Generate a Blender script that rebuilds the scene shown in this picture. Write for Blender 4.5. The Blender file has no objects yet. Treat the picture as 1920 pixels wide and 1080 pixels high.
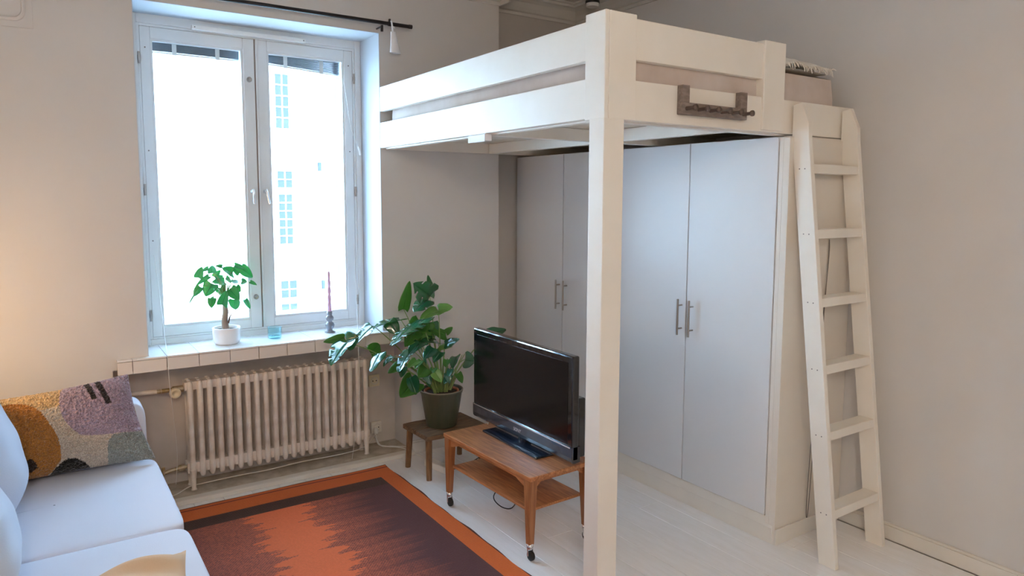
import bpy, math, random
from mathutils import Vector, Matrix
C = bpy.context.scene.collection
S = bpy.context.scene
PI = math.pi
random.seed(7)

# ---------------------------------------------------------------- camera, sky, sun, exposure
F_PX, YAW, PITCH, ROLL, CY = 1332.83, 0.5910, 0.0978, 0.0034, 502.24
def cam_axes():
    cy, sy, cp, sp = math.cos(YAW), math.sin(YAW), math.cos(PITCH), math.sin(PITCH)
    f = Vector((sy*cp, cy*cp, -sp)); r = Vector((cy, -sy, 0)); u = r.cross(f)
    c, s = math.cos(ROLL), math.sin(ROLL)
    return r*c + u*s, u*c - r*s, f
CR, CU, CF = cam_axes()
EYE = Vector((0, 0, 1.7))
cam = bpy.data.cameras.new('camera'); camo = bpy.data.objects.new('camera', cam); C.objects.link(camo)
m = Matrix((CR, CU, -CF)).transposed().to_4x4(); m.translation = EYE
camo.matrix_world = m
cam.sensor_fit = 'HORIZONTAL'; cam.sensor_width = 36
cam.lens = F_PX/1920*36
cam.shift_y = -(540-CY)/1920
cam.clip_start = .05; cam.clip_end = 300
S.camera = camo
def at(u, v, y):
    """real point at distance y into the room that the photograph shows at (u, v)"""
    d = CR*((u-960)/F_PX) - CU*((v-CY)/F_PX) + CF
    return EYE + d*(y/d.y)

S.view_settings.view_transform = 'Standard'; S.view_settings.look = 'None'
S.view_settings.exposure = 0.38; S.view_settings.gamma = 1; S.view_settings.use_curve_mapping = False
S.cycles.use_denoising = True
S.cycles.max_bounces = 14; S.cycles.diffuse_bounces = 8; S.cycles.transparent_max_bounces = 16
S.cycles.sample_clamp_indirect = 0; S.cycles.caustics_reflective = False; S.cycles.caustics_refractive = False

w = bpy.data.worlds.new('world'); S.world = w; w.use_nodes = True
bg = w.node_tree.nodes['Background']; bg.inputs[0].default_value = (.43, .67, 1.0, 1); bg.inputs[1].default_value = 15.5

def light(name, kind, loc, energy, color, rot=(0, 0, 0), **k):
    l = bpy.data.lights.new(name, kind); l.energy = energy; l.color = color
    for a, b in k.items(): setattr(l, a, b)
    o = bpy.data.objects.new(name, l); o.location = loc; o.rotation_euler = rot; C.objects.link(o); return o
light('sun', 'SUN', (0, -5, 8), 50, (.56, .77, 1), rot=(math.radians(58), 0, math.radians(-12)), angle=.02)
po = light('window_portal', 'AREA', (1.15, 4.62, 1.77), 1, (1, 1, 1), rot=(-PI/2, 0, 0), shape='RECTANGLE', size=1.36, size_y=1.86)
po.data.cycles.is_portal = True
light('ceiling_lamp_light', 'POINT', (-.25, -.9, 2.65), 64, (1, .82, .66), shadow_soft_size=.16)
light('sofa_lamp_light', 'POINT', (-.48, 3.46, 1.12), 10.5, (1, .62, .30), shadow_soft_size=.07)

# ---------------------------------------------------------------- materials
MATS = {}
def mat(name, col, rough=.6, metal=0, spec=.5, noise=None, bump=None, coat=0, sheen=0, trans=None):
    """noise=(scale, other colour, amount, stretch)  bump=(scale, strength, stretch)"""
    if name in MATS: return MATS[name]
    M = bpy.data.materials.new(name); M.use_nodes = True; nt = M.node_tree; N = nt.nodes; L = nt.links
    b = N['Principled BSDF']
    b.inputs['Base Color'].default_value = (*col, 1); b.inputs['Roughness'].default_value = rough
    b.inputs['Metallic'].default_value = metal; b.inputs['Specular IOR Level'].default_value = spec
    b.inputs['Coat Weight'].default_value = coat; b.inputs['Sheen Weight'].default_value = sheen
    tc = N.new('ShaderNodeTexCoord')
    def tex(scale, stretch, detail=4):
        mp = N.new('ShaderNodeMapping'); mp.inputs['Scale'].default_value = stretch
        L.new(tc.outputs['Object'], mp.inputs[0])
        t = N.new('ShaderNodeTexNoise'); t.inputs['Scale'].default_value = scale; t.inputs['Detail'].default_value = detail
        L.new(mp.outputs[0], t.inputs['Vector']); return t
    if noise:
        t = tex(noise[0], noise[3] if len(noise) > 3 else (1, 1, 1))
        r = N.new('ShaderNodeMapRange'); r.inputs[1].default_value = .35; r.inputs[2].default_value = .65
        r.inputs[3].default_value = 0; r.inputs[4].default_value = noise[2]
        L.new(t.outputs['Fac'], r.inputs[0])
        mx = N.new('ShaderNodeMix'); mx.data_type = 'RGBA'
        mx.inputs['A'].default_value = (*col, 1); mx.inputs['B'].default_value = (*noise[1], 1)
        L.new(r.outputs[0], mx.inputs['Factor']); L.new(mx.outputs['Result'], b.inputs['Base Color'])
    if bump:
        t = tex(bump[0], bump[2] if len(bump) > 2 else (1, 1, 1))
        bp = N.new('ShaderNodeBump'); bp.inputs['Strength'].default_value = bump[1]; bp.inputs['Distance'].default_value = .002
        L.new(t.outputs['Fac'], bp.inputs['Height']); L.new(bp.outputs[0], b.inputs['Normal'])
    if trans:
        tr = N.new('ShaderNodeBsdfTranslucent'); tr.inputs[0].default_value = (*trans[0], 1)
        ms = N.new('ShaderNodeMixShader'); ms.inputs[0].default_value = trans[1]
        L.new(b.outputs[0], ms.inputs[1]); L.new(tr.outputs[0], ms.inputs[2]); L.new(ms.outputs[0], N['Material Output'].inputs[0])
    MATS[name] = M; return M

wall_m = mat('wall_paint', (.645, .625, .605), .8, spec=.25, noise=(2.5, (.605, .585, .565), .5), bump=(60, .12))
recess_shade_m = mat('recess_shade_paint', (.50, .465, .43), .8, spec=.25, noise=(2.5, (.46, .43, .40), .5), bump=(60, .12))  # wall paint darkened: the shade of the recess is put into the colour
niche_m = mat('niche_paint', (.66, .61, .57), .85, spec=.2, noise=(6, (.56, .51, .46), .7), bump=(35, .3))
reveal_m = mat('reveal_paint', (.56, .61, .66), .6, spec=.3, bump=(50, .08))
ceil_m = mat('ceiling_paint', (.60, .58, .54), .85, noise=(3, (.55, .53, .49), .5))
trim_m = mat('trim_paint', (.74, .71, .65), .45, noise=(8, (.70, .66, .60), .5), bump=(30, .1))
floor_m = mat('floor_paint', (.86, .86, .87), .24, spec=.5, noise=(5, (.81, .805, .80), .8, (6, 1, 1)), bump=(10, .25, (10, 1, 1)), coat=.15)
gap_m = mat('joint_and_seam_shade', (.20, .18, .16), .9)
dust_m = mat('dusty_concrete', (.60, .53, .44), .9, noise=(14, (.40, .34, .26), .9), bump=(40, .6))
sash_m = mat('sash_paint', (.70, .72, .72), .4, noise=(7, (.66, .68, .68), .6), bump=(25, .08))
tile_m = mat('white_tile', (.80, .79, .77), .18, spec=.6, bump=(6, .12))
tile_f = mat('apron_tile', (.74, .68, .62), .25, spec=.5, bump=(6, .12))
gasket_m = mat('old_gasket', (.22, .17, .14), .8)
grout_m = mat('dark_grout', (.10, .09, .08), .9)
rad_m = mat('radiator_enamel', (.86, .81, .75), .4, noise=(10, (.62, .54, .46), .7), bump=(35, .15))
bed_m = mat('bed_paint', (.80, .76, .69), .42, noise=(6, (.76, .71, .63), .6), bump=(14, .12, (3, 3, 3)))
slat_m = mat('pine_slat_paint', (.70, .66, .58), .6, noise=(6, (.62, .57, .48), .7))
door_m = mat('wardrobe_laminate', (.68, .69, .71), .38, noise=(1.5, (.65, .67, .69), .6))
carc_m = mat('wardrobe_panel', (.73, .68, .61), .5, noise=(3, (.69, .64, .57), .6))
steel_m = mat('brushed_steel', (.40, .37, .34), .34, 1)
chrome_m = mat('chrome', (.75, .75, .76), .15, 1)
black_m = mat('matt_black_metal', (.012, .012, .016), .4)
rub_m = mat('black_rubber', (.015, .015, .015), .6)
plas_m = mat('white_plastic', (.74, .73, .70), .4)
cream_m = mat('cream_plastic', (.74, .66, .48), .4)
brass_m = mat('tarnished_brass', (.42, .30, .12), .5, .7, noise=(30, (.60, .55, .45), .8))
screw_m = mat('dull_screw', (.22, .20, .18), .5, .6)
teak_m = mat('teak', (.54, .225, .085), .33, spec=.45, noise=(7, (.30, .105, .036), .9, (14, 1.2, 14)), bump=(20, .1, (12, 1, 12)))
teakv_m = mat('teak_leg', (.40, .165, .06), .38, noise=(7, (.25, .09, .032), .9, (14, 14, 1)))
stool_m = mat('weathered_pine', (.21, .125, .065), .6, noise=(9, (.09, .050, .025), 1, (1.2, 10, 6)), bump=(12, .5, (2, 12, 8)))
stoolv_m = mat('stool_leg_wood', (.25, .135, .06), .55, noise=(9, (.13, .065, .028), 1, (10, 10, 1.2)), bump=(12, .3, (10, 10, 1)))
tvg_m = mat('glossy_black', (.006, .006, .008), .07, spec=.5, coat=.6)
scr_m = mat('tv_screen', (.004, .004, .005), .14, spec=.45)
tvb_m = mat('tv_grey_gloss', (.028, .032, .045), .12, coat=.4)
tvs_m = mat('tv_base_gloss', (.010, .018, .035), .08, coat=.5)
silver_m = mat('silver_strip', (.80, .82, .86), .12, 1)
sofa_m = mat('sofa_cotton', (.70, .73, .82), .85, spec=.2, noise=(4, (.67, .70, .79), .6), bump=(260, .25), sheen=.2)
pil_m = mat('pillow_cotton', (.56, .65, .80), .85, spec=.2, bump=(220, .25), sheen=.2)
beige_m = mat('beige_linen', (.68, .47, .30), .9, spec=.2, bump=(200, .3))
beige2_m = mat('pale_linen', (.80, .74, .66), .9, spec=.2, bump=(200, .3))
matt_m = mat('mattress_fabric', (.60, .53, .49), .9, spec=.2, noise=(5, (.50, .41, .35), .8), bump=(14, .5, (1, 1, 4)))
lace_m = mat('cream_lace', (.72, .68, .62), .95, spec=.1, bump=(150, .6))
hook_m = mat('greyed_wood', (.27, .22, .195), .7, noise=(10, (.17, .135, .115), .9, (2, 8, 8)), bump=(16, .4, (2, 10, 10)))
peg_m = mat('dark_peg_wood', (.115, .085, .072), .55)
potg_m = mat('green_glazed_pot', (.060, .075, .046), .35, spec=.5, noise=(5, (.085, .085, .055), .9, (6, 6, .5)), bump=(9, .35, (6, 6, .3)))
potr_m = mat('pot_rim_bare', (.24, .21, .15), .5)
terra_m = mat('terracotta', (.40, .13, .06), .7, bump=(40, .2))
potw_m = mat('white_ceramic', (.80, .79, .80), .2, spec=.5)
soil_m = mat('soil', (.055, .035, .022), .95, noise=(60, (.02, .012, .008), 1), bump=(80, 1))
bark_m = mat('grey_brown_bark', (.42, .34, .28), .8, noise=(18, (.26, .19, .14), 1, (1, 1, .4)), bump=(25, .8))
twig_m = mat('dark_twig', (.10, .055, .035), .7)
leafm = mat('monstera_leaf', (.016, .115, .055), .2, spec=.8, noise=(9, (.03, .17, .07), .9), bump=(14, .6), coat=.7, trans=((.12, .45, .05), .18))
leafb = mat('monstera_leaf_back', (.07, .22, .035), .42, spec=.4, noise=(9, (.05, .18, .03), .8), trans=((.15, .5, .05), .25))
leafl = mat('young_leaf', (.14, .32, .06), .35, spec=.5, noise=(9, (.10, .26, .05), .8))
stem_m = mat('green_petiole', (.17, .30, .07), .4, noise=(12, (.26, .32, .12), .8))
fig_m = mat('small_plant_leaf', (.03, .25, .07), .3, spec=.6, noise=(18, (.06, .31, .13), .9), bump=(50, .5), trans=((.14, .55, .20), .34), coat=.4)
blue_m = mat('facade_glass', (.034, .040, .047), .9, spec=0)
fac_m = mat('facade_plaster', (.86, .88, .88), .9, noise=(.4, (.82, .84, .84), .5))
fram_m = mat('facade_window_paint', (.88, .90, .90), .7)
ground_m = mat('courtyard_ground', (.45, .45, .44), .9)
blind_m = mat('blind_slat', (.13, .17, .22), .4, spec=.5)
blindw_m = mat('blind_white', (.78, .80, .82), .4)
gold_m = mat('candle_wax', (.74, .46, .68), .5, spec=.4)
pew_m = mat('smoked_grey_glass', (.20, .22, .27), .12, spec=.7, coat=.4)
paper_m = mat('white_paper', (.80, .80, .82), .7)

def glass(name, col, rough=0.0, gl=.06):
    M = bpy.data.materials.new(name); M.use_nodes = True; nt = M.node_tree; N = nt.nodes; L = nt.links
    N.remove(N['Principled BSDF']); o = N['Material Output']
    t = N.new('ShaderNodeBsdfTransparent'); t.inputs[0].default_value = (*col, 1)
    g = N.new('ShaderNodeBsdfGlossy'); g.inputs['Roughness'].default_value = rough
    # Schlick reflectance, the same for both faces of a thin pane
    lw = N.new('ShaderNodeLayerWeight'); lw.inputs[0].default_value = .5
    pw = N.new('ShaderNodeMath'); pw.operation = 'POWER'; L.new(lw.outputs['Facing'], pw.inputs[0]); pw.inputs[1].default_value = 5
    ma = N.new('ShaderNodeMath'); ma.operation = 'MULTIPLY_ADD'; L.new(pw.outputs[0], ma.inputs[0]); ma.inputs[1].default_value = .9; ma.inputs[2].default_value = .03
    mx = N.new('ShaderNodeMixShader'); L.new(ma.outputs[0], mx.inputs[0])
    L.new(t.outputs[0], mx.inputs[1]); L.new(g.outputs[0], mx.inputs[2]); L.new(mx.outputs[0], o.inputs[0])
    MATS[name] = M; return M
pane_m = glass('window_glass', (.97, .985, .98))
cyan_m = glass('aqua_glass', (.82, .96, .985), .05)

# ---------------------------------------------------------------- mesh helpers
class MB:
    def __init__(s): s.v = []; s.f = []; s.s = []; s.mi = []; s.cur = 0
    def add(s, vs, fs, smooth=False, M=None):
        k = len(s.v)
        s.v += [tuple((M @ Vector(p)) if M else p) for p in vs]
        for f in fs: s.f.append(tuple(i+k for i in f)); s.s.append(smooth); s.mi.append(s.cur)
        return s
    def box(s, x0, x1, y0, y1, z0, z1, M=None):
        vs = [(x, y, z) for x in (x0, x1) for y in (y0, y1) for z in (z0, z1)]
        return s.add(vs, [(0, 1, 3, 2), (4, 6, 7, 5), (0, 4, 5, 1), (2, 3, 7, 6), (0, 2, 6, 4), (1, 5, 7, 3)], M=M)
    def hexa(s, a, b):
        """a, b: two matching quads, joined"""
        return s.add(list(a)+list(b), [(3, 2, 1, 0), (4, 5, 6, 7), (0, 1, 5, 4), (1, 2, 6, 5), (2, 3, 7, 6), (3, 0, 4, 7)])
    def lathe(s, prof, n=24, M=None, cap=True, smooth=True):
        vs = []; fs = []
        for r, z in prof: vs += [(r*math.cos(2*PI*i/n), r*math.sin(2*PI*i/n), z) for i in range(n)]
        for j in range(len(prof)-1):
            for i in range(n):
                a = j*n+i; b = j*n+(i+1) % n; fs.append((a, b, b+n, a+n))
        s.add(vs, fs, smooth, M)
        if cap:
            k = len(prof)-1
            if prof[0][0] > 1e-5: s.add(vs[:n], [tuple(range(n))[::-1]], False, M)
            if prof[k][0] > 1e-5: s.add(vs[k*n:], [tuple(range(n))], False, M)
        return s
    def tube(s, pts, r, n=8, M=None, cap=True):
        pts = [Vector(p) for p in pts]; rs = r if isinstance(r, (list, tuple)) else [r]*len(pts)
        vs = []; fs = []; ref = None
        for i, p in enumerate(pts):
            t = (pts[min(i+1, len(pts)-1)]-pts[max(i-1, 0)]).normalized()
            if ref is None: ref = t.orthogonal().normalized()
            ref = (ref - t*ref.dot(t))
            ref = ref.normalized() if ref.length > 1e-4 else t.orthogonal().normalized()
            b = t.cross(ref)
            vs += [tuple(p + (ref*math.cos(2*PI*k/n) + b*math.sin(2*PI*k/n))*rs[i]) for k in range(n)]
        for i in range(len(pts)-1):
            for k in range(n):
                a = i*n+k; b2 = i*n+(k+1) % n; fs.append((a, b2, b2+n, a+n))
        s.add(vs, fs, True, M)
        if cap: s.add(vs[:n], [tuple(range(n))[::-1]], False, M); s.add(vs[-n:], [tuple(range(n))], False, M)
        return s
    def grid(s, fn, nu, nv, smooth=True, M=None, flip=False):
        vs = [tuple(fn(i/nu, j/nv)) for j in range(nv+1) for i in range(nu+1)]; fs = []
        for j in range(nv):
            for i in range(nu):
                a = j*(nu+1)+i; q = (a, a+1, a+nu+2, a+nu+1); fs.append(q[::-1] if flip else q)
        return s.add(vs, fs, smooth, M)
    def build(s, name, mats, parent=None, bevel=0, seg=2, kind=None, loc=None, M=None):
        me = bpy.data.meshes.new(name); me.from_pydata(s.v, [], s.f)
        if not isinstance(mats, (list, tuple)): mats = [mats]
        for q in mats: me.materials.append(q)
        me.polygons.foreach_set('use_smooth', s.s); me.polygons.foreach_set('material_index', s.mi)
        me.update()
        o = bpy.data.objects.new(name, me); C.objects.link(o)
        if parent: o.parent = parent
        if bevel:
            b = o.modifiers.new('bevel', 'BEVEL'); b.width = bevel; b.segments = seg; b.limit_method = 'ANGLE'; b.angle_limit = .6
        if kind: o['kind'] = kind
        if loc: o.location = loc
        if M: o.matrix_local = M
        return o
def box(name, x0, x1, y0, y1, z0, z1, m, parent=None, bevel=.002, kind=None):
    """a block whose origin is at its own centre; coordinates are the room's"""
    cx, cy, cz = (x0+x1)/2, (y0+y1)/2, (z0+z1)/2
    o = MB().box(x0-cx, x1-cx, y0-cy, y1-cy, z0-cz, z1-cz).build(name, m, None, bevel, kind=kind)
    par(o, parent, (cx, cy, cz)); return o
def par(o, parent, loc=(0, 0, 0)):
    """parent o with a room position"""
    if parent:
        o.parent = parent
        p = Vector((0, 0, 0)); q = parent
        rot = 0
        while q: p = p + q.location; q = q.parent
        o.location = Vector(loc)-p
    else: o.location = loc
    return o
def thing(name, label, cat, loc=(0, 0, 0), group=None):
    o = bpy.data.objects.new(name, None); C.objects.link(o); o.location = loc; o.empty_display_size = .1
    o['label'] = label; o['category'] = cat
    if group: o['group'] = group
    return o
def tag(o, label, cat, group=None):
    o['label'] = label; o['category'] = cat
    if group: o['group'] = group
    return o
def struct(o): o['kind'] = 'structure'; return o
def world_build(mb, name, m, parent, bevel=0, kind=None):
    """mesh written in room coordinates, put under a thing placed anywhere (unrotated)"""
    o = mb.build(name, m, None, bevel, kind=kind)
    # move the origin to the middle of the piece
    n = len(o.data.vertices); c = sum((v.co for v in o.data.vertices), Vector())/n
    o.data.transform(Matrix.Translation(-c)); par(o, parent, c); return o
def T(x, y, z): return Matrix.Translation((x, y, z))
def RX(a): return Matrix.Rotation(a, 4, 'X')
def RY(a): return Matrix.Rotation(a, 4, 'Y')
def RZ(a): return Matrix.Rotation(a, 4, 'Z')

def cr(P, n=6):
    """smooth curve through the points (Catmull-Rom)"""
    P = [Vector(p) for p in P]; o = []
    for i in range(len(P)-1):
        a, b, c, d = P[max(i-1, 0)], P[i], P[i+1], P[min(i+2, len(P)-1)]
        for k in range(n):
            t = k/n; o.append(.5*((2*b)+(c-a)*t+(2*a-5*b+4*c-d)*t*t+(3*b-a-3*c+d)*t**3))
    return o+[P[-1]]
# ---------------------------------------------------------------- the room
XL, XR, YW, YBK, ZC = -.62, 3.496, 4.207, -1.6, 3.13
RL, RR, RT, RB = .470, 1.827, 2.713, .82         # window reveal
NL, NR, NT = .30, 2.02, .79                       # radiator niche
XC, YREC = 2.708, 4.345                           # corner where the wall steps back
WO = 4.80                                         # outer face of the window wall
for q in ((XL-.2, RL, NT, ZC), (RL, RR, RT, ZC), (RR, XC, NT, ZC), (RL, RR, NT, RB), (XL-.2, NL, -.05, NT), (NR, XC, -.05, NT)):
    world_build(MB().box(q[0], q[1], YW, WO, q[2], q[3]), 'wall_front', wall_m, None, kind='structure')
world_build(MB().box(XC, XR+.2, YREC, WO, -.05, ZC), 'wall_recess', recess_shade_m, None, kind='structure')
world_build(MB().box(NL, NR, 4.47, WO, -.05, NT-.0005), 'wall_niche', niche_m, None, kind='structure')
# thin plaster skins of the reveal
rv = MB(); rv.box(RL-.001, RL+.003, YW-.001, 4.62, RB, RT); rv.box(RR-.003, RR+.001, YW-.001, 4.62, RB, RT); rv.box(RL, RR, YW-.001, 4.62, RT-.003, RT+.001)
world_build(rv, 'wall_window_reveal', reveal_m, None, kind='structure')
world_build(MB().box(XR, XR+.2, YBK, YREC, -.05, ZC), 'wall_right', wall_m, None, kind='structure')
world_build(MB().box(XL-.2, XL, YBK, YW, -.05, ZC), 'wall_left', wall_m, None, kind='structure')
world_build(MB().box(XL-.2, XR+.2, YBK-.2, YBK, -.05, ZC), 'wall_back', wall_m, None, kind='structure')
world_build(MB().box(XL-.2, XR+.2, YBK-.2, WO, ZC, ZC+.25), 'ceiling', ceil_m, None, kind='structure')
# floor of painted boards
fl = world_build(MB().box(XL-.2, XR+.2, YBK-.2, WO, -.25, -.0165), 'floor', gap_m, None, kind='structure')
meshes = {}
def floorboard(x, y0, y1, wd):
    key = round((y1-y0)*100)
    if key not in meshes:
        o = MB().box(-wd/2+.0007, wd/2-.0007, -(y1-y0)/2+.0005, (y1-y0)/2-.0005, -.016, 0).build('floorboard', floor_m, None, .0015, 1)
        meshes[key] = o.data
    else:
        o = bpy.data.objects.new('floorboard', meshes[key]); C.objects.link(o)
        b = o.modifiers.new('bevel', 'BEVEL'); b.width = .0015; b.segments = 1; b.limit_method = 'ANGLE'
    par(o, fl, (x, (y0+y1)/2, random.uniform(-.0006, 0))); o['kind'] = 'structure'
BW = .1565
x = 2.690-BW/2 - BW*21; i = 0
while x < XR+.05:
    if x > XL:
        cuts = [YBK, YBK+1.2+.45*((i*7) % 5), 4.2] if i % 2 else [YBK, 2.0+.37*((i*3) % 4), 4.2]
        for a, b in zip(cuts, cuts[1:]): floorboard(x, a, b, BW)
    x += BW; i += 1
# niche floor: dusty concrete with a worn white front board
struct(box('trim_1', NL, NR, 4.215, 4.47, -.01, .022, dust_m, None, .003))
struct(box('trim_2', NL, NR, 4.150, 4.213, -.002, .028, trim_m, None, .008))
# baseboards
def baseboard(name, x0, x1, y0, y1, axis, h=.082):
    mb = MB(); mb.box(x0, x1, y0, y1, 0, h-.012)
    if axis == 'x-': mb.box(x0+.006, x1, y0, y1, h-.012, h)
    else: mb.box(x0, x1, y0+.006, y1, h-.012, h)
    world_build(mb, name, trim_m, None, .002, kind='structure')
baseboard('baseboard_right', XR-.018, XR, YBK, 2.075, 'x-')
baseboard('baseboard_front', NR+.002, XC, YW-.016, YW, 'y-')
baseboard('baseboard_back', XL, XR, YBK, YBK+.016, 'y-')
baseboard('baseboard_left', XL, XL+.018, YBK, YW, 'x-')
# cornices (a stepped, hollowed profile)
def cornice(name, p0, p1, inward):
    p0 = Vector(p0); p1 = Vector(p1); n = Vector(inward)
    prof = [(0, -.125), (.012, -.125), (.014, -.105), (.03, -.098), (.045, -.075), (.06, -.045), (.085, -.03), (.105, -.028), (.108, -.012), (.125, -.010), (.125, 0), (0, 0)]
    vs = []; k = len(prof)
    for p in (p0, p1): vs += [tuple(p + n*a + Vector((0, 0, ZC+b))) for a, b in prof]
    fs = [(i, (i+1) % k, k+(i+1) % k, k+i) for i in range(k)] + [tuple(range(k))[::-1], tuple(range(k, 2*k))]
    world_build(MB().add(vs, fs), name, ceil_m, None, kind='structure')
cornice('trim_3', (XL, YW, 0), (XC, YW, 0), (0, -1, 0))
cornice('trim_4', (XC-.001, YW-.125, 0), (XC-.001, YREC, 0), (1, 0, 0))
cornice('trim_5', (XC, YREC, 0), (XR, YREC, 0), (0, -1, 0))
cornice('trim_6', (XR, YREC, 0), (XR, YBK, 0), (-1, 0, 0))

# ---------------------------------------------------------------- window sill of tiles
sill = world_build(MB().box(.33, 1.985, 4.172, YW-.0005, .782, .838).box(RL+.003, RR-.003, YW, 4.508, .80, .840), 'trim_7', grout_m, None, kind='structure')
jx = [.318, .390, .555, .716, .879, 1.037, 1.200, 1.366, 1.53, 1.69, 1.852, 1.99]
for a, b in zip(jx, jx[1:]):
    o = box('tile', a+.0015, b-.0015, 4.162, 4.1722, .770, .836, tile_f, sill, .0015); o['kind'] = 'structure'
    o = box('tile', a+.001, b-.001, 4.160, YW-.0005, .8385, .848, tile_m, sill, .0015); o['kind'] = 'structure'
    a2 = max(a, RL+.004); b2 = min(b, RR-.004)
    if b2-a2 > .01:
        o = box('tile', a2+.0008, b2-.0008, YW, 4.352, .8405, .848, tile_m, sill, .001); o['kind'] = 'structure'
        o = box('tile', a2+.0008, b2-.0008, 4.3535, 4.508, .8405, .848, tile_m, sill, .001); o['kind'] = 'structure'

# ---------------------------------------------------------------- window_1: frame, two sashes with double glazing
YF = 4.514
wn = bpy.data.objects.new('window_1', None); C.objects.link(wn); wn.location = (1.15, YF, .848); wn['kind'] = 'structure'
fr = MB()
fr.box(RL+.004, .520, YF-.012, 4.70, .848, 2.712); fr.box(1.783, RR-.004, YF-.012, 4.70, .848, 2.712)
fr.box(.520, 1.783, YF-.012, 4.70, 2.660, 2.712); fr.box(.520, 1.783, YF-.012, 4.70, .8485, .882)
world_build(fr, 'window_frame', sash_m, wn, .004)
world_build(MB().box(.520, .534, YF-.004, YF+.05, .882, 2.66).box(1.769, 1.783, YF-.004, YF+.05, .882, 2.66).box(.534, 1.769, YF-.004, YF+.05, 2.646, 2.66).box(.534, 1.769, YF-.004, YF+.05, .882, .892), 'window_stop', sash_m, wn, .002)
def sash(x0, x1, gx0, gx1):
    z0, z1, gz0, gz1 = .893, 2.645, .948, 2.582
    b = MB(); b.box(x0, gx0, YF-.002, YF+.042, z0, z1); b.box(gx1, x1, YF-.002, YF+.042, z0, z1)
    b.box(gx0, gx1, YF-.002, YF+.042, gz1, z1); b.box(gx0, gx1, YF-.002, YF+.042, z0, gz0)
    o = world_build(b, 'window_sash', sash_m, wn, .003)
    bd = MB(); e = .012   # glazing bead
    bd.box(gx0, gx0+e, YF+.006, YF+.02, gz0, gz1); bd.box(gx1-e, gx1, YF+.006, YF+.02, gz0, gz1)
    bd.box(gx0+e, gx1-e, YF+.006, YF+.02, gz1-e, gz1); bd.box(gx0+e, gx1-e, YF+.006, YF+.02, gz0, gz0+e)
    world_build(bd, 'glazing_bead', sash_m, o)
    world_build(MB().box(gx0, gx1, YF+.020, YF+.023, gz0, gz1), 'pane', pane_m, o)
    # outer sash
    b = MB(); a0, a1 = gx0-.03, gx1+.03
    b.box(a0, gx0+.012, 4.645, 4.685, z0, z1); b.box(gx1-.018, a1, 4.645, 4.685, z0, z1)
    b.box(gx0+.012, gx1-.018, 4.645, 4.685, 2.58, z1); b.box(gx0+.012, gx1-.018, 4.645, 4.685, z0, .945)
    o2 = world_build(b, 'outer_sash', sash_m, wn, .003)
    world_build(MB().box(gx0+.012, gx1-.018, 4.663, 4.666, .945, 2.58), 'pane', pane_m, o2)
    return o
s1 = sash(.535, 1.150, .587, 1.086); s2 = sash(1.157, 1.768, 1.226, 1.713)
# closing bead between the sashes
world_build(MB().box(1.1502, 1.1568, YF+.001, YF+.03, .893, 2.645), 'gasket', gasket_m, wn)
world_build(MB().box(.5342, .5348, YF+.001, YF+.03, .893, 2.645).box(1.7682, 1.7688, YF+.001, YF+.03, .893, 2.645).box(.534, 1.769, YF+.001, YF+.03, 2.6452, 2.646), 'gasket', gasket_m, wn)
world_build(MB().box(1.158, 1.170, YF-.007, YF-.0022, .893, 2.645), 'closing_bead', sash_m, wn, .002)
# espagnolette handles, knobs, hinges, screws
def handle(x, z, tilt):
    b = MB(); b.lathe([(.013, 0), (.013, .004), (.008, .006), (.007, .02)], 14, T(x, YF-.002, z) @ RX(PI/2))
    b.tube([(x, YF-.020, z+.012), (x+.003, YF-.026, z), (x+.008*tilt, YF-.024, z-.03), (x+.016*tilt, YF-.022, z-.075)], [.008, .0075, .006, .0075], 8)
    world_build(b, 'window_handle', chrome_m, wn)
handle(1.116, 1.735, .3); handle(1.192, 1.735, 1.2)
for x, z in ((1.117, 2.405), (1.117, 1.085)):
    world_build(MB().lathe([(.0, 0), (.016, 0), (.016, .004), (.011, .005), (.010, .003), (.0, .003)], 16, T(x, YF-.003, z) @ RX(PI/2)), 'sash_cap', steel_m, wn)
for x in (.5275, 1.776):
    for z in (2.47, 1.74, 1.02):
        world_build(MB().tube([(x, YF-.010, z-.032), (x, YF-.010, z+.032)], .006, 10).tube([(x, YF-.010, z-.012), (x, YF-.010, z+.012)], .0078, 10), 'hinge', steel_m, wn)
for x, z in ((.56, 2.53), (.556, 1.96), (.556, 1.45), (1.742, 2.0), (1.742, 2.55)):
    world_build(MB().tube([(x, YF-.006, z), (x, YF-.001, z)], .004, 8), 'screw', screw_m, wn)
# ventilation strip on top of the frame
vs_ = world_build(MB().box(.80, 1.455, YF-.046, YF-.012, 2.652, 2.678), 'vent_strip', plas_m, wn, .004)
for x in (.815, 1.44): world_build(MB().tube([(x, YF-.0485, 2.665), (x, YF-.046, 2.665)], .0035, 8), 'screw', screw_m, vs_)
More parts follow.
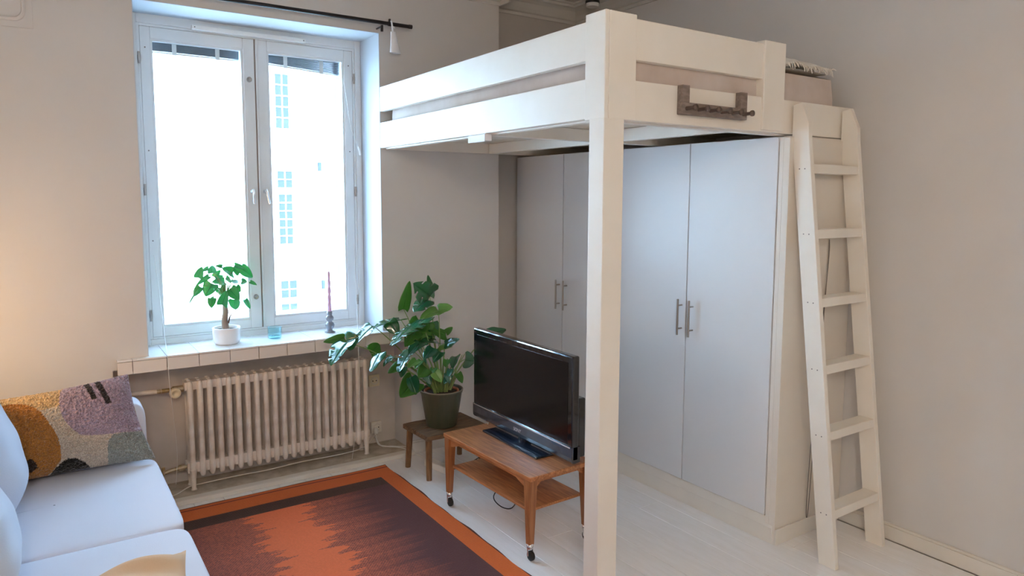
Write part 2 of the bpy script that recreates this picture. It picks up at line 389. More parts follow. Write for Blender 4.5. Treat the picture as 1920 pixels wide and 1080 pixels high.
# two raised blinds between the panes
def blind(x0, x1, drop, cat):
    t = thing('venetian_blind', cat, 'blind', (x0, 4.59, 2.62), 'raised blinds between the window panes')
    world_build(MB().box(x0, x1, 4.575, 4.615, 2.575, 2.605), 'headrail', blindw_m, t, .002)
    for k in range(9):
        z = 2.570-k*.0052; dz = -drop*k/8
        b = MB().hexa([(x0+.004, 4.578, z), (x1-.004, 4.578, z+dz), (x1-.004, 4.612, z+dz+.001), (x0+.004, 4.612, z+.001)], [(x0+.004, 4.578, z+.0047), (x1-.004, 4.578, z+dz+.0047), (x1-.004, 4.612, z+dz+.0050), (x0+.004, 4.612, z+.0050)])
        world_build(b, 'slat', blind_m, t)
    b = MB().hexa([(x0+.002, 4.576, 2.516), (x1-.002, 4.576, 2.516-drop), (x1-.002, 4.614, 2.516-drop), (x0+.002, 4.614, 2.516)], [(x0+.002, 4.576, 2.524), (x1-.002, 4.576, 2.524-drop), (x1-.002, 4.614, 2.524-drop), (x0+.002, 4.614, 2.524)])
    world_build(b, 'bottom_rail', blindw_m, t)
    for f in (.26, .74):
        xx = x0+(x1-x0)*f
        world_build(MB().box(xx-.012, xx+.012, 4.572, 4.574, 2.512-drop*f, 2.585), 'ladder_tape', blindw_m, t)
blind(.592, 1.081, 0, 'raised venetian blind with level slate blue slats in the left sash')
blind(1.231, 1.708, .028, 'raised venetian blind hanging crooked in the right sash')
# wand and pull cords
wd = thing('blind_wand', 'thin white tilt wand with a weighted tip hanging at the right sash', 'wand', (1.733, YF-.03, 2.46))
world_build(MB().tube([at(645, 152, YF-.012), at(658, 240, YF-.03), at(673, 284, YF-.07)], .0024, 6), 'rod', plas_m, wd)
world_build(MB().tube([at(672, 274, YF-.067), at(676, 291, YF-.073)], [.004, .0085], 10), 'tip', plas_m, wd)
c1 = world_build(MB().tube(cr([at(289, 478, YF-.02), at(300, 560, YF-.06), at(310, 640, YF-.2), at(314, 668, 4.152), at(318, 720, 4.15), at(325, 780, 4.25), at(332, 850, 4.3), at(330, 908, 4.28)]), .0019, 6), 'pull_cord', plas_m, None)
tag(c1, 'white cord hanging from the left sash over the sill past the radiator valve', 'cord')
c2 = world_build(MB().tube(cr([at(664, 455, YF-.02), at(668, 560, YF-.05), at(671, 620, YF-.2), at(672, 652, 4.152), at(674, 720, 4.16), at(668, 800, 4.24), at(660, 862, 4.26)]), .0019, 6), 'pull_cord', plas_m, None)
tag(c2, 'white cord hanging from the right sash past the monstera in front of the radiator', 'cord')

# ---------------------------------------------------------------- outside
fy = 30.0
bl = thing('courtyard_building', 'white plastered building with small paned windows seen across the courtyard', 'building', (10, fy, -9))
world_build(MB().box(-25, 45, fy, fy+8, -9, 11.5), 'wall', fac_m, bl)
world_build(MB().box(-25.3, 45.3, fy-.4, fy+8.4, 11.5, 11.9), 'roof', fram_m, bl)
def fwin(x0, x1, z0, z1, cols, rows):
    f = MB(); t = .07; yy0, yy1 = fy-.05, fy+.0
    f.box(x0, x0+t, yy0, yy1, z0, z1); f.box(x1-t, x1, yy0, yy1, z0, z1); f.box(x0+t, x1-t, yy0, yy1, z0, z0+t); f.box(x0+t, x1-t, yy0, yy1, z1-t, z1)
    xs = [x0+t+(x1-x0-2*t)*k/cols for k in range(cols+1)]; zs = [z0+t+(z1-z0-2*t)*k/rows for k in range(rows+1)]
    for q in xs[1:-1]: f.box(q-.022, q+.022, yy0, yy1, z0+t, z1-t)
    for q in zs[1:-1]: f.box(x0+t, x1-t, yy0+.005, yy1, q-.022, q+.022)
    o = world_build(f, 'window', fram_m, bl)
    for a, b in zip(xs, xs[1:]):
        for c, d in zip(zs, zs[1:]): world_build(MB().box(a+.015, b-.015, fy-.02, fy-.005, c+.015, d-.015), 'pane', blue_m, o)
fwin(8.35, 9.05, 4.45, 6.80, 2, 5); fwin(8.35, 9.12, 2.02, 2.86, 2, 2); fwin(8.38, 9.10, -.32, 1.90, 2, 6)
fwin(8.38, 9.2, -2.6, -1.72, 2, 2); fwin(8.38, 9.2, -3.12, -2.70, 2, 1)
for x, z in ((10.2, 3.0), (10.25, -2.05)): world_build(MB().box(x-.06, x+.06, fy-.15, fy, z-.18, z+.18), 'wall_lamp', blue_m, bl)
world_build(MB().box(-30, 50, WO+.02, 60, -9.3, -9), 'ground', ground_m, None, kind='structure')

# ---------------------------------------------------------------- curtain rod
t = thing('curtain_rod', 'thin black curtain rod above the window', 'curtain rod', (1.1, 4.127, 2.757))
world_build(MB().tube([(.2, 4.127, 2.757), (2.0, 4.127, 2.757)], .0112, 12), 'rod', black_m, t)
world_build(MB().tube([(1.992, 4.127, 2.757), (2.012, 4.127, 2.757)], .013, 12), 'end_cap', black_m, t)
for x in (.35, 1.812):
    world_build(MB().tube([(x, 4.127, 2.742), (x, 4.127, 2.705)], .008, 10).tube([(x, 4.13, 2.735), (x, YW, 2.735)], .005, 8), 'bracket', black_m, t)
world_build(MB().tube([(1.855, 4.127, 2.757), (1.872, 4.127, 2.757)], .015, 12).box(1.858, 1.868, 4.12, 4.134, 2.765, 2.785), 'ring', black_m, t)
t = thing('hanging_sleeve', 'white flared plastic sleeve hanging from the end of the curtain rod', 'hanger', (1.88, 4.115, 2.74))
b = MB()
def slv(u, v):
    a = 2*PI*u; r = .016+.016*(1-v)**1.5; z = 2.583+.125*v
    return (1.892-.012*v + r*1.15*math.cos(a), 4.112+r*.6*math.sin(a), z)
b.grid(slv, 18, 8)
world_build(b, 'sleeve', paper_m, t)
world_build(MB().tube([(1.88, 4.115, 2.70), (1.87, 4.10, 2.725), (1.868, 4.108, 2.765), (1.87, 4.127, 2.774), (1.885, 4.143, 2.76), (1.90, 4.13, 2.735)], [.007, .006, .005, .005, .006, .004], 8), 'hook', paper_m, t)

# ---------------------------------------------------------------- wall vent, top left
t = thing('wall_vent', 'square painted ventilation cover high on the wall left of the window', 'vent', (-.06, YW, 2.60))
world_build(MB().box(-.21, .044, YW-.006, YW-.0005, 2.501, 2.755), 'plate', wall_m, t, .002)
b = MB(); pr = []
def rr(s_, y, n=6):
    o = []
    for cxs, czs, a0 in ((1, 1, 0), (-1, 1, 1), (-1, -1, 2), (1, -1, 3)):
        for k in range(n+1):
            a = (a0+k/n)*PI/2; o.append((-.085+cxs*(s_-.045)+.045*math.cos(a), y, 2.628+czs*(s_-.045)+.045*math.sin(a)))
    return o
rings = [rr(.098, YW-.007), rr(.098, YW-.016), rr(.090, YW-.020), rr(.086, YW-.020), rr(.084, YW-.014), rr(.06, YW-.014)]
n = len(rings[0]); vs = sum(rings, []); fs = []
for j in range(len(rings)-1):
    for k in range(n): fs.append((j*n+k, j*n+(k+1) % n, (j+1)*n+(k+1) % n, (j+1)*n+k))
fs.append(tuple(range((len(rings)-1)*n, len(rings)*n)))
b.add(vs, fs)
world_build(b, 'cover', wall_m, t)

# ceiling spot
t = thing('ceiling_spotlight', 'small round ceiling fixture with black rim above the loft bed corner', 'ceiling light', (3.325, 3.955, ZC))
world_build(MB().lathe([(.040, 3.035), (.044, 3.04), (.046, 3.13)], 24, T(3.325, 3.955, 0)), 'housing', plas_m, t)
world_build(MB().lathe([(.046, 3.058), (.050, 3.060), (.050, 3.076), (.046, 3.078)], 24, T(3.325, 3.955, 0), cap=False), 'rim', black_m, t)

# ---------------------------------------------------------------- radiator
rd = thing('radiator', 'old cast iron column radiator in the niche under the window', 'radiator', (1.22, 4.35, .022))
def section(x, leg):
    w_ = .0165; b = MB()
    for k, yy in enumerate((4.302, 4.345, 4.388)):
        b.lathe([(.004, .094), (.012, .098), (w_*.92, .112), (w_, .135), (w_, .20), (w_*.93, .38), (w_, .56), (w_, .628), (w_*.85, .648), (.008, .657)], 12, T(x, yy, 0) @ Matrix.Diagonal((1, 1.15, 1, 1)))
    for z0, z1 in ((.120, .178), (.606, .652)):
        b.box(x-.0264, x+.0264, 4.306, 4.384, z0, z1)
    if leg:
        b.box(x-.011, x+.011, 4.302, 4.388, .13, .64)
        for yy in (4.300, 4.388):
            b.tube([(x, yy, .14), (x, yy, .09), (x, yy-.004 if yy < 4.35 else yy+.004, .035), (x, yy-.006 if yy < 4.35 else yy+.006, .023)], [.020, .016, .013, .018], 10)
    return b
xs = [.684+k*.0527 for k in range(21)]
o = section(0, False).build('section', rad_m, None)
secm = o.data
par(o, rd, (xs[1], 0, 0))
for k in range(2, 20):
    o = bpy.data.objects.new('section', secm); C.objects.link(o); par(o, rd, (xs[k], 0, 0))
o = section(0, True).build('section', rad_m, None); par(o, rd, (xs[0], 0, 0))
o2 = bpy.data.objects.new('section', o.data); C.objects.link(o2); par(o2, rd, (xs[20], 0, 0))
vl = world_build(MB().tube([(.52, 4.345, .612), (.66, 4.345, .612)], .012, 12).tube([(.60, 4.345, .612), (.655, 4.345, .612)], .021, 6), 'valve', brass_m, rd)
world_build(MB().tube([(.30, 4.37, .612), (.45, 4.365, .612), (.545, 4.345, .612)], .0125, 12), 'supply_pipe', rad_m, rd)
world_build(MB().lathe([(0, 0), (.026, 0), (.030, .006), (.030, .022), (.026, .030), (.016, .031), (.014, .026), (0, .026)], 20, T(.605, 4.300, .606) @ RX(PI/2)), 'valve_knob', cream_m, rd)
world_build(MB().tube([(.605, 4.345, .608), (.605, 4.298, .606)], .008, 10), 'valve_stem', brass_m, rd)
world_build(MB().tube([(.30, 4.36, .09), (.50, 4.35, .125), (.58, 4.345, .145), (.665, 4.345, .150)], .011, 12).tube([(.615, 4.345, .148), (.645, 4.345, .150)], .019, 6).tube([(.535, 4.345, .13), (.535, 4.345, .17)], [.012, .009], 10), 'return_valve', brass_m, rd)

# sockets and cables
def socket(x, z, holes, label, zoff=0):
    t = thing('wall_socket', label, 'socket', (x, 4.47, z))
    world_build(MB().box(x-.038, x+.038, 4.446, 4.4695, z-.04, z+.04), 'plate', cream_m if zoff else trim_m, t, .005)
    world_build(MB().lathe([(.024, 0), (.026, .002), (.022, .002), (.020, 0)], 20, T(x, 4.4455, z) @ RX(PI/2), cap=False), 'rim', trim_m, t)
    for dx in holes: world_build(MB().tube([(x+dx, 4.4445, z), (x+dx, 4.4468, z)], .004, 8), 'hole', black_m, t)
    return t
socket(1.862, .462, (-.012, .012), 'cream wall socket right of the radiator, upper one of two', 1)
socket(1.872, .135, (.014,), 'white wall socket low in the niche with a plug in it')
t = thing('white_plug', 'pale plug sitting in the low socket beside the radiator foot', 'plug', (1.85, 4.43, .115))
world_build(MB().tube([(1.86, 4.444, .12), (1.858, 4.425, .115), (1.852, 4.41, .10)], [.018, .019, .011], 12), 'body', plas_m, t)
world_build(MB().tube(cr([(1.852, 4.41, .10), (1.85, 4.40, .07), (1.86, 4.385, .035), (1.90, 4.34, .028), (1.97, 4.24, .032), (2.02, 4.14, .010), (2.04, 4.05, .006), (2.045, 3.975, .02)]), .0035, 8), 'cable', plas_m, t)
c3 = world_build(MB().tube(cr([(.47, 4.30, .03), (.57, 4.26, .028), (.66, 4.30, .045), (.73, 4.285, .055), (.90, 4.275, .062), (1.1, 4.285, .055), (1.3, 4.28, .065), (1.5, 4.285, .06), (1.7, 4.33, .05), (1.80, 4.40, .06), (1.845, 4.43, .09)]), .0032, 8), 'floor_cable', trim_m, None)
tag(c3, 'pale cable strung low along the front of the radiator feet', 'cable')
c4 = world_build(MB().tube(cr([(1.845, 4.42, .09), (1.87, 4.37, .03), (1.93, 4.33, .026), (1.99, 4.27, .03), (2.01, 4.25, .026)]), .003, 8), 'short_cable', plas_m, None)
tag(c4, 'short white cable lying on the dusty niche floor by the low socket', 'cable')
t = thing('power_strip', 'white power strip on the floor under the plank stool', 'power strip', (2.03, 3.86, 0))
ps = MB().box(-.028, .028, -.10, .10, .0, .042)
o = ps.build('body', plas_m, None, .005); o.parent = t
for yy in (-.055, .0, .055):
    o = MB().lathe([(.020, .0421), (.021, .0435), (.018, .0435), (.017, .0421)], 16, T(0, yy, 0), cap=False).build('rim', trim_m, t)
t.rotation_euler = (0, 0, math.radians(12))
t = thing('black_plug', 'black plug and cable lying between stool and teak table', 'plug', (2.05, 3.80, .03))
world_build(MB().tube([(2.062, 3.79, .03), (2.075, 3.775, .028), (2.11, 3.755, .03), (2.13, 3.75, .03)], [.022, .020, .012, .005], 12), 'body', rub_m, t)
world_build(MB().tube(cr([(2.13, 3.75, .03), (2.2, 3.73, .05), (2.28, 3.70, .10), (2.33, 3.68, .16), (2.335, 3.60, .13), (2.30, 3.45, .04), (2.22, 3.25, .006), (2.10, 3.12, .006), (2.04, 3.14, .02), (2.03, 3.2, .06), (2.12, 3.22, .12)]), .003, 8), 'cable', rub_m, t)

# ---------------------------------------------------------------- wardrobes
def wardrobe(y0, y1, end, label):
    t = thing('wardrobe', label, 'wardrobe', (3.2, (y0+y1)/2, 0), 'built in wardrobes along the right wall')
    XFc = 2.962
    b = MB().box(XFc, XR-.002, y0, y1, .0, .075); b.box(XFc+.024, XR-.002, y0, y1, .13, 1.998)
    world_build(b, 'body', carc_m, t)
    world_build(MB().box(2.944, XFc, y0, y1, 0, .082), 'plinth', trim_m, t, .002)
    # sloped ledge above the plinth
    world_build(MB().hexa([(2.944, y0, .082), (2.990, y0, .082), (2.990, y0, .13), (2.952, y0, .128)], [(2.944, y1, .082), (2.990, y1, .082), (2.990, y1, .13), (2.952, y1, .128)]), 'ledge', trim_m, t)
    ds = y0+(.043 if end else 0); wd_ = (y1-ds)/2
    if end:
        world_build(MB().box(2.946, XR-.002, y0-.014, y0+.02, .0, 1.989), 'side_panel', carc_m, t, .0015)
        world_build(MB().box(2.946, 2.962, y0+.02, y0+.042, .082, 1.989), 'filler', carc_m, t, .001)
        world_build(MB().box(2.946, XR-.002, y0-.024, y0-.014, 0, .078), 'side_plinth', trim_m, t, .002)
    for k in (0, 1):
        a = ds+k*wd_+.003; c = ds+(k+1)*wd_-.003
        d = box('door', 2.942, 2.9608, a, c, .1335, 1.992, door_m, t, .0015)
        yh = c-.046 if k == 0 else a+.028
        h = MB().tube([(2.908, yh, .953), (2.908, yh, 1.152)], .006, 12)
        if k == 0: world_build(MB().box(2.964, 2.985, c-.006, c+.012, .132, 1.99), 'seam_shade', gap_m, t)  # added dark strip stands in for the shadow inside the door seam
        for z in (.988, 1.117): h.tube([(2.908, yh, z), (2.942, yh, z)], .0045, 8)
        world_build(h, 'handle', steel_m, d)
    return t
wardrobe(2.079, 3.218, True, 'white two door wardrobe nearest the ladder with tall steel handles')
wardrobe(3.220, 4.325, False, 'white two door wardrobe in the far corner behind the bed post')

# ---------------------------------------------------------------- loft bed
XB, YB = 1.813, 2.078
bd = thing('loft_bed', 'white painted timber loft bed spanning from window wall to right wall', 'loft bed', (2.6, 3.1, 0))
def bb(n, *a, m=bed_m, bev=.003): return box(n, *a, m, bd, bev)
bb('post', XB, XB+.102, YB, YB+.088, 0, 2.005)
bb('post_sleeve', XB, XB+.020, YB, YB+.118, 2.003, 2.406)
bb('post_sleeve', XB+.0215, XB+.160, YB, YB+.118, 2.003, 2.406)
bb('post', 2.755, 2.905, YB-.001, YB+.05, 2.012, 2.408)
bb('rail', XB+.160, 2.758, YB+.010, YB+.046, 2.238, 2.394)
bb('rail', XB+.160, 3.492, YB+.010, YB+.046, 2.004, 2.159)
bb('rail', XB+.010, XB+.046, YB+.118, 4.200, 2.234, 2.383)
bb('rail', XB+.010, XB+.046, YB+.118, 4.200, 2.010, 2.165)
bb('rail', XB+.046, 3.49, 4.165, 4.200, 2.002, 2.09)
bb('ledge', XB+.160, 3.49, YB+.046, YB+.085, 1.998, 2.035)
bb('ledge', XB+.046, XB+.085, YB+.13, 4.165, 2.004, 2.04)
bb('cross_beam', XB+.046, 3.49, 2.965, 3.005, 2.002, 2.066)
bb('centre_beam', 2.60, 2.64, 3.005, 4.165, 2.0, 2.066)
bb('centre_beam', 2.60, 2.64, YB+.085, 2.965, 2.0, 2.066)
yy = YB+.06
sl = None
while yy < 4.13:
    if sl is None:
        sl = bb('slat', XB+.05, 3.485, yy, yy+.118, 2.067, 2.085, m=slat_m, bev=0)
        y_first = sl.location.y; y0_ = yy
    else:
        o = sl.copy(); C.objects.link(o); o.location.y = y_first+(yy-y0_)
    yy += .1215
for x, z in ((1.852, 2.045), (1.865, 2.045), (1.852, 2.27)):
    pass
# ladder
ld = thing('loft_ladder', 'white wooden ladder leaning on the loft bed beside the right wall', 'ladder', (3.19, 1.8, 0))
def yb_(z): return 1.842+(YB-.002-1.842)*min(z, 1.98)/1.98
for x0, x1 in ((2.974, 3.002), (3.372, 3.400)):
    prof = [(1.757, 0), (1.842, 0), (YB-.002, 1.98), (YB-.002, 2.135), (YB-.045, 2.145), (YB-.085, 2.05), (1.988, 1.98)]
    vs = [(x0, y, z) for y, z in prof]+[(x1, y, z) for y, z in prof]; k = len(prof)
    fs = [tuple(range(k)), tuple(range(k, 2*k))[::-1]]+[(i, i+k, (i+1) % k+k, (i+1) % k) for i in range(k)]
    st = world_build(MB().add(vs, fs), 'stile', bed_m, ld, .002)
    for z in (1.84, 1.538, 1.221, .912, .606, .246):
        yc = 1.757+z*.118+.042
        if x0 < 3:
            for dy in (-.014, .014): world_build(MB().tube([(x0-.0008, yc+dy, z), (x0+.001, yc+dy, z)], .0032, 8), 'screw', screw_m, st)
    for z, yo in ((2.11, -.03), (2.03, -.026)):
        world_build(MB().tube([(x0+.014, YB-.062-(.02 if z < 2.1 else 0), z), (x0+.014, YB-.055, z)], .004, 8), 'screw', screw_m, st) if False else None
for z in (1.84, 1.538, 1.221, .912, .606, .246):
    yc = 1.757+z*.118
    box('rung', 3.002, 3.372, yc+.004, yc+.078, z-.021, z+.021, bed_m, ld, .002)
# mattress and blanket
def mattress():
    b = MB(); x0, x1, y0, y1, z0, z1 = 1.885, 3.345, 2.128, 4.12, 2.087, 2.312
    nx, ny = 30, 36
    def bulge(u, v): return .5-.5*math.cos(2*PI*u)*0
    def top(u, v):
        e = (1-(2*u-1)**8)*(1-(2*v-1)**8)
        return (x0+(x1-x0)*u, y0+(y1-y0)*v, z1-.02+.02*e+.004*math.sin(9*u+4*v))
    b.grid(top, nx, ny); 
    def side(p, q, nrm):
        def f(u, v):
            a = math.sin(PI*v)*.012; wv = .004*math.sin(14*u+3*v)
            return (p[0]+(q[0]-p[0])*u+nrm[0]*(a+wv*math.sin(PI*v)), p[1]+(q[1]-p[1])*u+nrm[1]*(a+wv*math.sin(PI*v)), z0+(z1-.02-z0)*v)
        return f
    b.grid(side((x0, y0), (x1, y0), (0, -1)), nx, 8); b.grid(side((x1, y0), (x1, y1), (1, 0)), ny, 8)
    b.grid(side((x1, y1), (x0, y1), (0, 1)), nx, 8); b.grid(side((x0, y1), (x0, y0), (-1, 0)), ny, 8)
    b.add([(x0, y0, z0), (x1, y0, z0), (x1, y1, z0), (x0, y1, z0)], [(3, 2, 1, 0)])
    o = world_build(b, 'mattress', matt_m, None); tag(o, 'beige mattress lying in the loft bed behind the rails', 'mattress'); return o
mattress()
bk = thing('lace_blanket', 'crumpled cream lace blanket with fringe on the mattress end above the ladder', 'blanket', (3.1, 2.4, 2.312))
random.seed(3)
hs = [[random.uniform(0, 1) for _ in range(9)] for _ in range(9)]
def nz(u, v):
    a, c = u*7.99, v*7.99; i, j = int(a), int(c); fu, fv = a-i, c-j
    fu = fu*fu*(3-2*fu); fv = fv*fv*(3-2*fv)
    return (hs[i][j]*(1-fu)+hs[i+1][j]*fu)*(1-fv)+(hs[i][j+1]*(1-fu)+hs[i+1][j+1]*fu)*fv
def blk(u, v):
    e = (1-(2*u-1)**4)*(1-(2*v-1)**6)
    return (2.80+.53*u, 2.125+.55*v, 2.316+.014+.048*e+.028*nz(u, v))
b = MB(); b.grid(blk, 60, 50)
b.grid(lambda u, v: (2.80+.53*u, 2.125+.55*v, 2.315+.004*nz(u, v)), 20, 20, flip=True)
world_build(b, 'cloth', lace_m, bk)
fg = MB()
for k in range(64):
    u = k/63; p = Vector(blk(u, 0)); L_ = random.uniform(.022, .04)
    fg.tube([p, p+Vector((random.uniform(-.006, .006), -.010, -.008)), p+Vector((random.uniform(-.012, .012), -.018, -L_))], [.0028, .0032, .0018], 5)
for k in range(40):
    v = k/39; p = Vector(blk(1, v))
    fg.tube([p, p+Vector((.02, random.uniform(-.008, .008), .008)), p+Vector((.05, random.uniform(-.015, .015), random.uniform(-.02, .015)))], [.003, .004, .002], 5)
world_build(fg, 'fringe', lace_m, bk, kind='stuff')
# white clip under the left rail
o = world_build(MB().box(1.826, 1.862, 2.955, 3.115, 1.976, 2.0095).box(1.822, 1.826, 2.955, 3.115, 1.972, 2.006), 'mounting_block', paper_m, None, .002)
tag(o, 'small white block fixed under the window side rail of the loft bed', 'block')
# wooden peg rack hung on the front rail
hk = thing('peg_rack', 'greyish wooden peg rack hooked over the front rail of the loft bed', 'peg rack', (2.41, YB, 2.05))
y0, y1 = YB-.022, YB+.008
box('back_board', 2.211, 2.617, y0, y1, 2.044, 2.092, hook_m, hk, .0015)
for xa in (2.211, 2.575):
    world_build(MB().box(xa, xa+.042, y0, y1, 2.092, 2.161), 'hanging_arm', hook_m, hk, .0015)
for k in range(6):
    xx = 2.236+k*.071
    world_build(MB().lathe([(.0085, 0), (.0075, .02), (.0075, .036), (.013, .044), (.013, .052), (.0, .056)], 12, T(xx, y0, 2.067) @ RX(PI/2)), 'peg', peg_m, hk)

# ---------------------------------------------------------------- rug
class E_:
    """small expression helper for math nodes"""
    def __init__(s, nt, v): s.nt = nt; s.v = v
    def _op(s, op, *o):
        n = s.nt.nodes.new('ShaderNodeMath'); n.operation = op
        for i, q in enumerate((s,)+o):
            q = q.v if isinstance(q, E_) else q
            if isinstance(q, (int, float)): n.inputs[i].default_value = q
            else: s.nt.links.new(q, n.inputs[i])
        return E_(s.nt, n.outputs[0])
    def __add__(s, o): return s._op('ADD', o)
    def __sub__(s, o): return s._op('SUBTRACT', o)
    def __mul__(s, o): return s._op('MULTIPLY', o)
    def floor(s): return s._op('FLOOR')
    def abs(s): return s._op('ABSOLUTE')
    def gt(s, o): return s._op('GREATER_THAN', o)
    __radd__ = __add__
    __rmul__ = __mul__
    def __rsub__(s, o): return s*-1.0+o
    def lt(s, o): return s._op('LESS_THAN', o)
    def ping(s, o): return s._op('PINGPONG', o)
    def clamp(s): return s._op('MINIMUM', 1.0)._op('MAXIMUM', 0.0)
RX0, RX1, RY0, RY1 = .28, 1.778, 1.35, 4.092
def rug_mat():
    M = bpy.data.materials.new('rug_weave'); M.use_nodes = True; nt = M.node_tree; N = nt.nodes; L = nt.links
    b = N['Principled BSDF']; b.inputs['Roughness'].default_value = .95; b.inputs['Specular IOR Level'].default_value = .1
    b.inputs['Sheen Weight'].default_value = .15
    tc = N.new('ShaderNodeTexCoord'); sp = N.new('ShaderNodeSeparateXYZ'); L.new(tc.outputs['Object'], sp.inputs[0])
    X = E_(nt, sp.outputs[0]); Y = E_(nt, sp.outputs[1])
    row = (Y*(1/.0085)).floor(); col = (X*(1/.0075)).floor()
    def wn(a, b_=None):
        n = N.new('ShaderNodeTexWhiteNoise'); n.noise_dimensions = '2D'
        c = N.new('ShaderNodeCombineXYZ'); L.new(a.v, c.inputs[0])
        if b_: L.new(b_.v, c.inputs[1])
        L.new(c.outputs[0], n.inputs[0]); return E_(nt, n.outputs['Value'])
    rn = wn(row); cn = wn(row, col)
    zig = (Y*1.0+.06).ping(.165)*.42 + (Y*1.0+.02).ping(.043)*1.7      # large and small flame teeth
    rowj = (rn-.5)*.075
    dR = X - (1.085+zig*1.0) - rowj            # beyond the orange flame, right side
    dL = (X*-1.0) + (.935-zig*.9) - rowj       # beyond it, left side
    d = dR._op('MAXIMUM', dL)
    mixp = (dR._op('MAXIMUM', dL*.45)*(1/.38)).clamp()                 # 0 near flame .. 1 solid purple
    chk = ((row+col)._op('MODULO', 2.0))._op('ABSOLUTE')
    dith = (cn*.5+chk*.5-(mixp*.82+.08)).gt(0.14)
    isd = d.gt(0)
    # colours
    def rgb(c): n = N.new('ShaderNodeRGB'); n.outputs[0].default_value = (*c, 1); return n.outputs[0]
    def mix(f, a, b_):
        n = N.new('ShaderNodeMix'); n.data_type = 'RGBA'; L.new(f.v, n.inputs['Factor']); L.new(a, n.inputs['A']); L.new(b_, n.inputs['B']); return n.outputs['Result']
    orange = rgb((.76, .165, .060)); oran2 = rgb((.66, .14, .048)); pur = rgb((.095, .032, .034)); brown = rgb((.055, .024, .016)); rust = rgb((.52, .13, .065)); bor = rgb((.64, .13, .020))
    stf = ((1.0-mixp*1.12)*(.18+chk*.55+cn*.55)).clamp()
    spk = mix(stf, pur, rust)
    col_in = mix(isd, mix((cn*.6), orange, oran2), spk)
    far = Y.gt(RY1-.29)
    col_in = mix(far, col_in, mix(cn*.35, brown, pur))
    edge = ((X.gt(RX1-.105))+(X.lt(RX0+.105))+(Y.gt(RY1-.175))+(Y.lt(RY0+.175))).clamp()
    bcol = mix(cn*.3, bor, rgb((.55, .105, .017)))
    bcol = mix((Y.gt(RY1-.045))*(Y.lt(RY1-.032)), bcol, rgb((.22, .035, .01)))
    fin = mix(edge, col_in, bcol)
    rim = ((X.gt(RX1-.006))+(X.lt(RX0+.006))+(Y.gt(RY1-.006))).clamp()
    fin = mix(rim, fin, rgb((.10, .025, .012)))
    L.new(fin, b.inputs['Base Color'])
    nz_ = N.new('ShaderNodeTexNoise'); nz_.inputs['Scale'].default_value = 140; L.new(tc.outputs['Object'], nz_.inputs['Vector'])
    wv = ((X*(1/.0075)).ping(.5) + (Y*(1/.0085)).ping(.5))*.8 + E_(nt, nz_.outputs['Fac'])*.8
    bp = N.new('ShaderNodeBump'); bp.inputs['Strength'].default_value = .7; bp.inputs['Distance'].default_value = .0025
    L.new(wv.v, bp.inputs['Height']); L.new(bp.outputs[0], b.inputs['Normal'])
    return M
b = MB()
def rg(u, v):
    x = RX0+(RX1-RX0)*u; y = RY0+(RY1-RY0)*v
    wob = .004*math.sin(y*9)+.003*math.sin(y*23+1); wy = .003*math.sin(x*11)
    return (x+wob*(1 if u > .99 else 0), y+wy*(1 if v > .99 else 0), .007+.0012*math.sin(7*x)*math.sin(5*y))
b.grid(rg, 30, 60)
n0 = len(b.v)
def edge_strip(pts):
    vs = []; 
    for p in pts: vs += [p, (p[0], p[1], .0002)]
    b.add(vs, [(2*i, 2*i+1, 2*i+3, 2*i+2) for i in range(len(pts)-1)])
edge_strip([rg(1, k/60) for k in range(61)]); edge_strip([rg(k/30, 1) for k in range(31)][::-1]); edge_strip([rg(0, k/60) for k in range(61)][::-1]); edge_strip([rg(k/30, 0) for k in range(31)])
ro = b.build('flatweave_rug', rug_mat(), None)
tag(ro, 'orange and dark purple flatweave rug with flame pattern before the sofa', 'rug')

# ---------------------------------------------------------------- teak table on castors
tb = thing('teak_side_table', 'small teak television table on castors with a lower shelf', 'table', (2.02, 2.985, 0))
TR = math.radians(2.2)
tb.rotation_euler = (0, 0, TR)
def tl(mb, name, m, bevel=0, parent=None):
    o = mb.build(name, m, parent or tb, bevel); return o
# local frame: x across (-.19 .. .19), y along (-.395 .. .395)
tp = MB().box(-.195, .195, -.395, .395, .391, .413)
tl(tp, 'tabletop', teak_m, .004)
ap = MB()
def arch(x0, x1, y0, y1, along):
    # apron with a shallow arch cut below
    n_ = 16; h0 = .345; pts = []
    for i in range(n_+1):
        s_ = i/n_; lo = .345+.028*min(1, max(0, math.sin(PI*s_)*3.2-.25))
        pts.append((s_, min(lo, .373)))
    for (a, za), (c, zc) in zip(pts, pts[1:]):
        if along == 'y': ya, yc = y0+(y1-y0)*a, y0+(y1-y0)*c; ap.hexa([(x0, ya, za), (x1, ya, za), (x1, ya, .391), (x0, ya, .391)], [(x0, yc, zc), (x1, yc, zc), (x1, yc, .391), (x0, yc, .391)])
        else: xa, xc = x0+(x1-x0)*a, x0+(x1-x0)*c; ap.hexa([(xa, y0, za), (xa, y1, za), (xa, y1, .391), (xa, y0, .391)], [(xc, y0, zc), (xc, y1, zc), (xc, y1, .391), (xc, y0, .391)])
arch(-.180, -.165, -.345, .345, 'y'); arch(.165, .180, -.345, .345, 'y')
arch(-.155, .155, -.372, -.357, 'x'); arch(-.155, .155, .357, .372, 'x')
tl(ap, 'apron', teak_m)
tl(MB().box(-.165, .165, -.345, .345, .222, .236), 'shelf', teak_m, .003)
